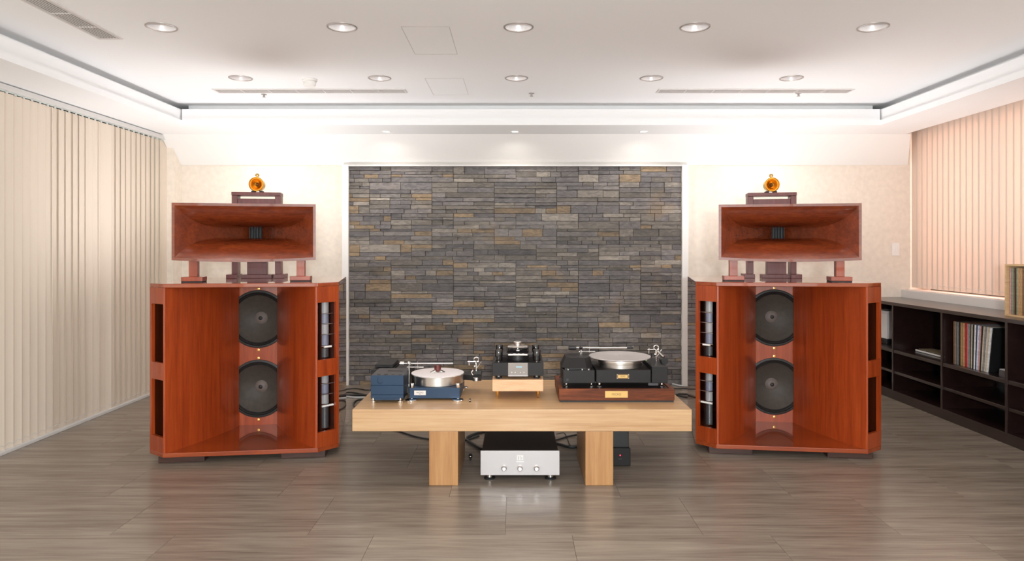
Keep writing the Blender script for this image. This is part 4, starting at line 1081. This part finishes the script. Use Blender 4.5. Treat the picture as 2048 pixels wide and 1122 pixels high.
kb = thing('keyboard', 'thin dark keyboard with pale front edge lying on the bookcase shelf', 'keyboard', (3.40, 5.44, ZSH)); o_ = kb.location
MB(o_).extrude_x([(5.225, ZSH), (5.655, ZSH), (5.655, ZSH + 0.016), (5.225, ZSH + 0.016)], 3.325, 3.475).build('case', M['charcoal'], kb)
MB(o_).box(3.318, 3.326, 5.222, 5.658, ZSH + 0.003, ZSH + 0.015, 0.001, 1).build('front_edge', M['whitebox'], kb)
ky = MB(o_)
for r_ in range(5):
    for k in range(15):
        a = 3.338 + r_ * 0.026; b = 5.236 + k * 0.0275
        ky.box(a, a + 0.020, b, b + 0.021, ZSH + 0.016, ZSH + 0.023)
kk = ky.build('keys', M['key'], kb); kk['kind'] = 'stuff'

bx = thing('black_case', 'low black case under the white box in the far bookcase bay', 'case', (3.42, 6.18, ZSH)); o_ = bx.location
MB(o_).box(3.30, 3.55, 6.06, 6.32, ZSH, ZSH + 0.045, 0.003).build('body', M['black'], bx)
MB(o_).box(3.298, 3.302, 6.10, 6.28, ZSH + 0.015, ZSH + 0.025).build('handle', M['charcoal'], bx)
bx = thing('white_box', 'white box in the far bookcase bay beside the right speaker', 'box', (3.42, 6.18, ZSH + 0.045)); o_ = bx.location
MB(o_).box(3.31, 3.545, 6.08, 6.31, ZSH + 0.045, ZSH + 0.268, 0.003).build('body', M['whitebox'], bx)
MB(o_).box(3.308, 3.547, 6.078, 6.312, ZSH + 0.268, ZSH + 0.292, 0.003).build('lid', M['whitebox'], bx)

# crate of records on the bookcase
cr = thing('record_crate', 'pale wooden record crate standing on the bookcase at the right edge', 'crate', (3.46, 4.42, ST)); o_ = cr.location
cy0, cy1, cz = 4.235, 4.60, ST
MB(o_).box(3.30, 3.645, cy0, cy1, cz, cz + 0.012, 0.001, 1).build('bottom_board', M['pine'], cr)
MB(o_).box(3.30, 3.645, cy0, cy1, cz + 0.336, cz + 0.348, 0.001, 1).build('top_board', M['pine'], cr)
for a in (cy0, cy1 - 0.012): MB(o_).box(3.30, 3.645, a, a + 0.012, cz + 0.012, cz + 0.336, 0.001, 1).build('side_board', M['pine'], cr)
MB(o_).box(3.636, 3.645, cy0 + 0.012, cy1 - 0.012, cz + 0.012, cz + 0.336).build('back_board', M['pine'], cr)
y = cy1 - 0.016
seq2 = [('pink', .012), ('grey', .010), ('green', .012), ('brown', .010), ('black', .016), ('green', .012), ('tan', .022), ('tan', .020), ('brown', .012), ('black', .014), ('green', .012), ('dark', .012), ('beige', .014), ('grey', .012)]
for i, (c, th) in enumerate(seq2):
    y -= th / 2 + 0.001
    record(f'{c} record sleeve in the pale wooden crate, {ORD[i]} from its left side', y, cz + 0.0125, c, th, 3.318 + rnd.uniform(-0.004, 0.004), 0, 'records in the wooden crate', 0.311)
    y -= th / 2

# wall switch on the far right corner
sw = thing('wall_switch', 'small white switch plate on the back wall beside the right blind', 'switch', (3.55, BACK, 1.26))
MB().box(-0.035, 0.035, -0.008, 0.0, -0.06, 0.06, 0.002).build('plate', M['white'], sw)
MB().box(-0.012, 0.012, -0.012, -0.007, -0.02, 0.02, 0.002).build('rocker', M['white'], sw)

# ------------------------------------------------------------------ cables
def cable(label, pts, r=0.006, mat='cable', cat='cable'):
    P = smooth_path(pts, 8)
    mid = P[len(P) // 2]
    o = MB((mid.x, mid.y, 0)).tube(P, r, 8).build('cable', M[mat]); o.location = (mid.x, mid.y, 0)
    return tag(o, label, cat)
def fpx(px, py, z=0.008):
    s = (py - 497) / (1.267 - z); return ((px - 1030) / s, F_PX / s, z)
cable('thin black cable running on the floor under the left half of the table', [fpx(735, 846), fpx(795, 862), fpx(830, 873), fpx(862, 879), fpx(900, 883), fpx(932, 880), fpx(958, 872)], 0.006)
cable('thick black cable curving from the left table leg to the amplifier', [fpx(975, 862, 0.012), fpx(950, 868, 0.012), fpx(934, 877, 0.012), fpx(945, 888, 0.012), fpx(966, 899, 0.012), fpx(985, 902, 0.012)], 0.010)
cable('black cable sagging from the amplifier to the right table leg', [fpx(1100, 884, 0.012), fpx(1120, 889, 0.012), fpx(1140, 894, 0.012), fpx(1165, 892, 0.012), fpx(1195, 884, 0.012)], 0.010)
cable('black cable rising behind the amplifier on its right', [fpx(1100, 882), fpx(1116, 879), fpx(1135, 873), fpx(1156, 869), fpx(1185, 864)], 0.006)
cable('thin black wire in an arc right of the amplifier', [fpx(1112, 868, 0.005), fpx(1128, 866, 0.005), fpx(1134, 876, 0.005), fpx(1140, 890, 0.005), fpx(1150, 897, 0.005)], 0.0025)
cable('thin black cable on the floor farthest back left of the table', [fpx(660, 777, 0.006), fpx(690, 778, 0.006), fpx(712, 777, 0.006), fpx(735, 780, 0.006), fpx(765, 778, 0.006)], 0.005)
cable('black cable in a low arch left of the table', [fpx(660, 788), fpx(690, 785), fpx(706, 785), fpx(722, 788), fpx(740, 791), fpx(765, 790)], 0.007)
cable('thick black cable lying flat left of the table', [fpx(655, 793, 0.011), fpx(690, 791, 0.011), fpx(708, 790, 0.011), fpx(730, 790.5, 0.011), fpx(760, 794, 0.011)], 0.010)
cable('grey cable lying in front of the black cables left of the table', [fpx(655, 796), fpx(690, 793.5), fpx(712, 795), fpx(735, 795), fpx(760, 798)], 0.008, 'cable_grey')
cable('black cable loop showing at the left corner of the table', [fpx(760, 796), fpx(735, 799), fpx(716, 800), fpx(708, 806), fpx(710, 814), fpx(724, 822)], 0.007)
cable('pale grey cable on the floor right of the walnut base', [fpx(1320, 764), fpx(1345, 768), fpx(1365, 772), fpx(1395, 773)], 0.008, 'cable_grey')
cable('black cable right of the walnut base, uppermost', [fpx(1310, 774), fpx(1345, 777), fpx(1365, 777), fpx(1395, 778)], 0.005)
cable('black cable fanning out right of the walnut base, middle one', [fpx(1330, 794), fpx(1352, 789), fpx(1362, 788), fpx(1395, 789)], 0.007)
cable('black cable fanning out right of the walnut base, lowest one', [fpx(1330, 795), fpx(1353, 790), fpx(1364, 793), fpx(1395, 797)], 0.007)
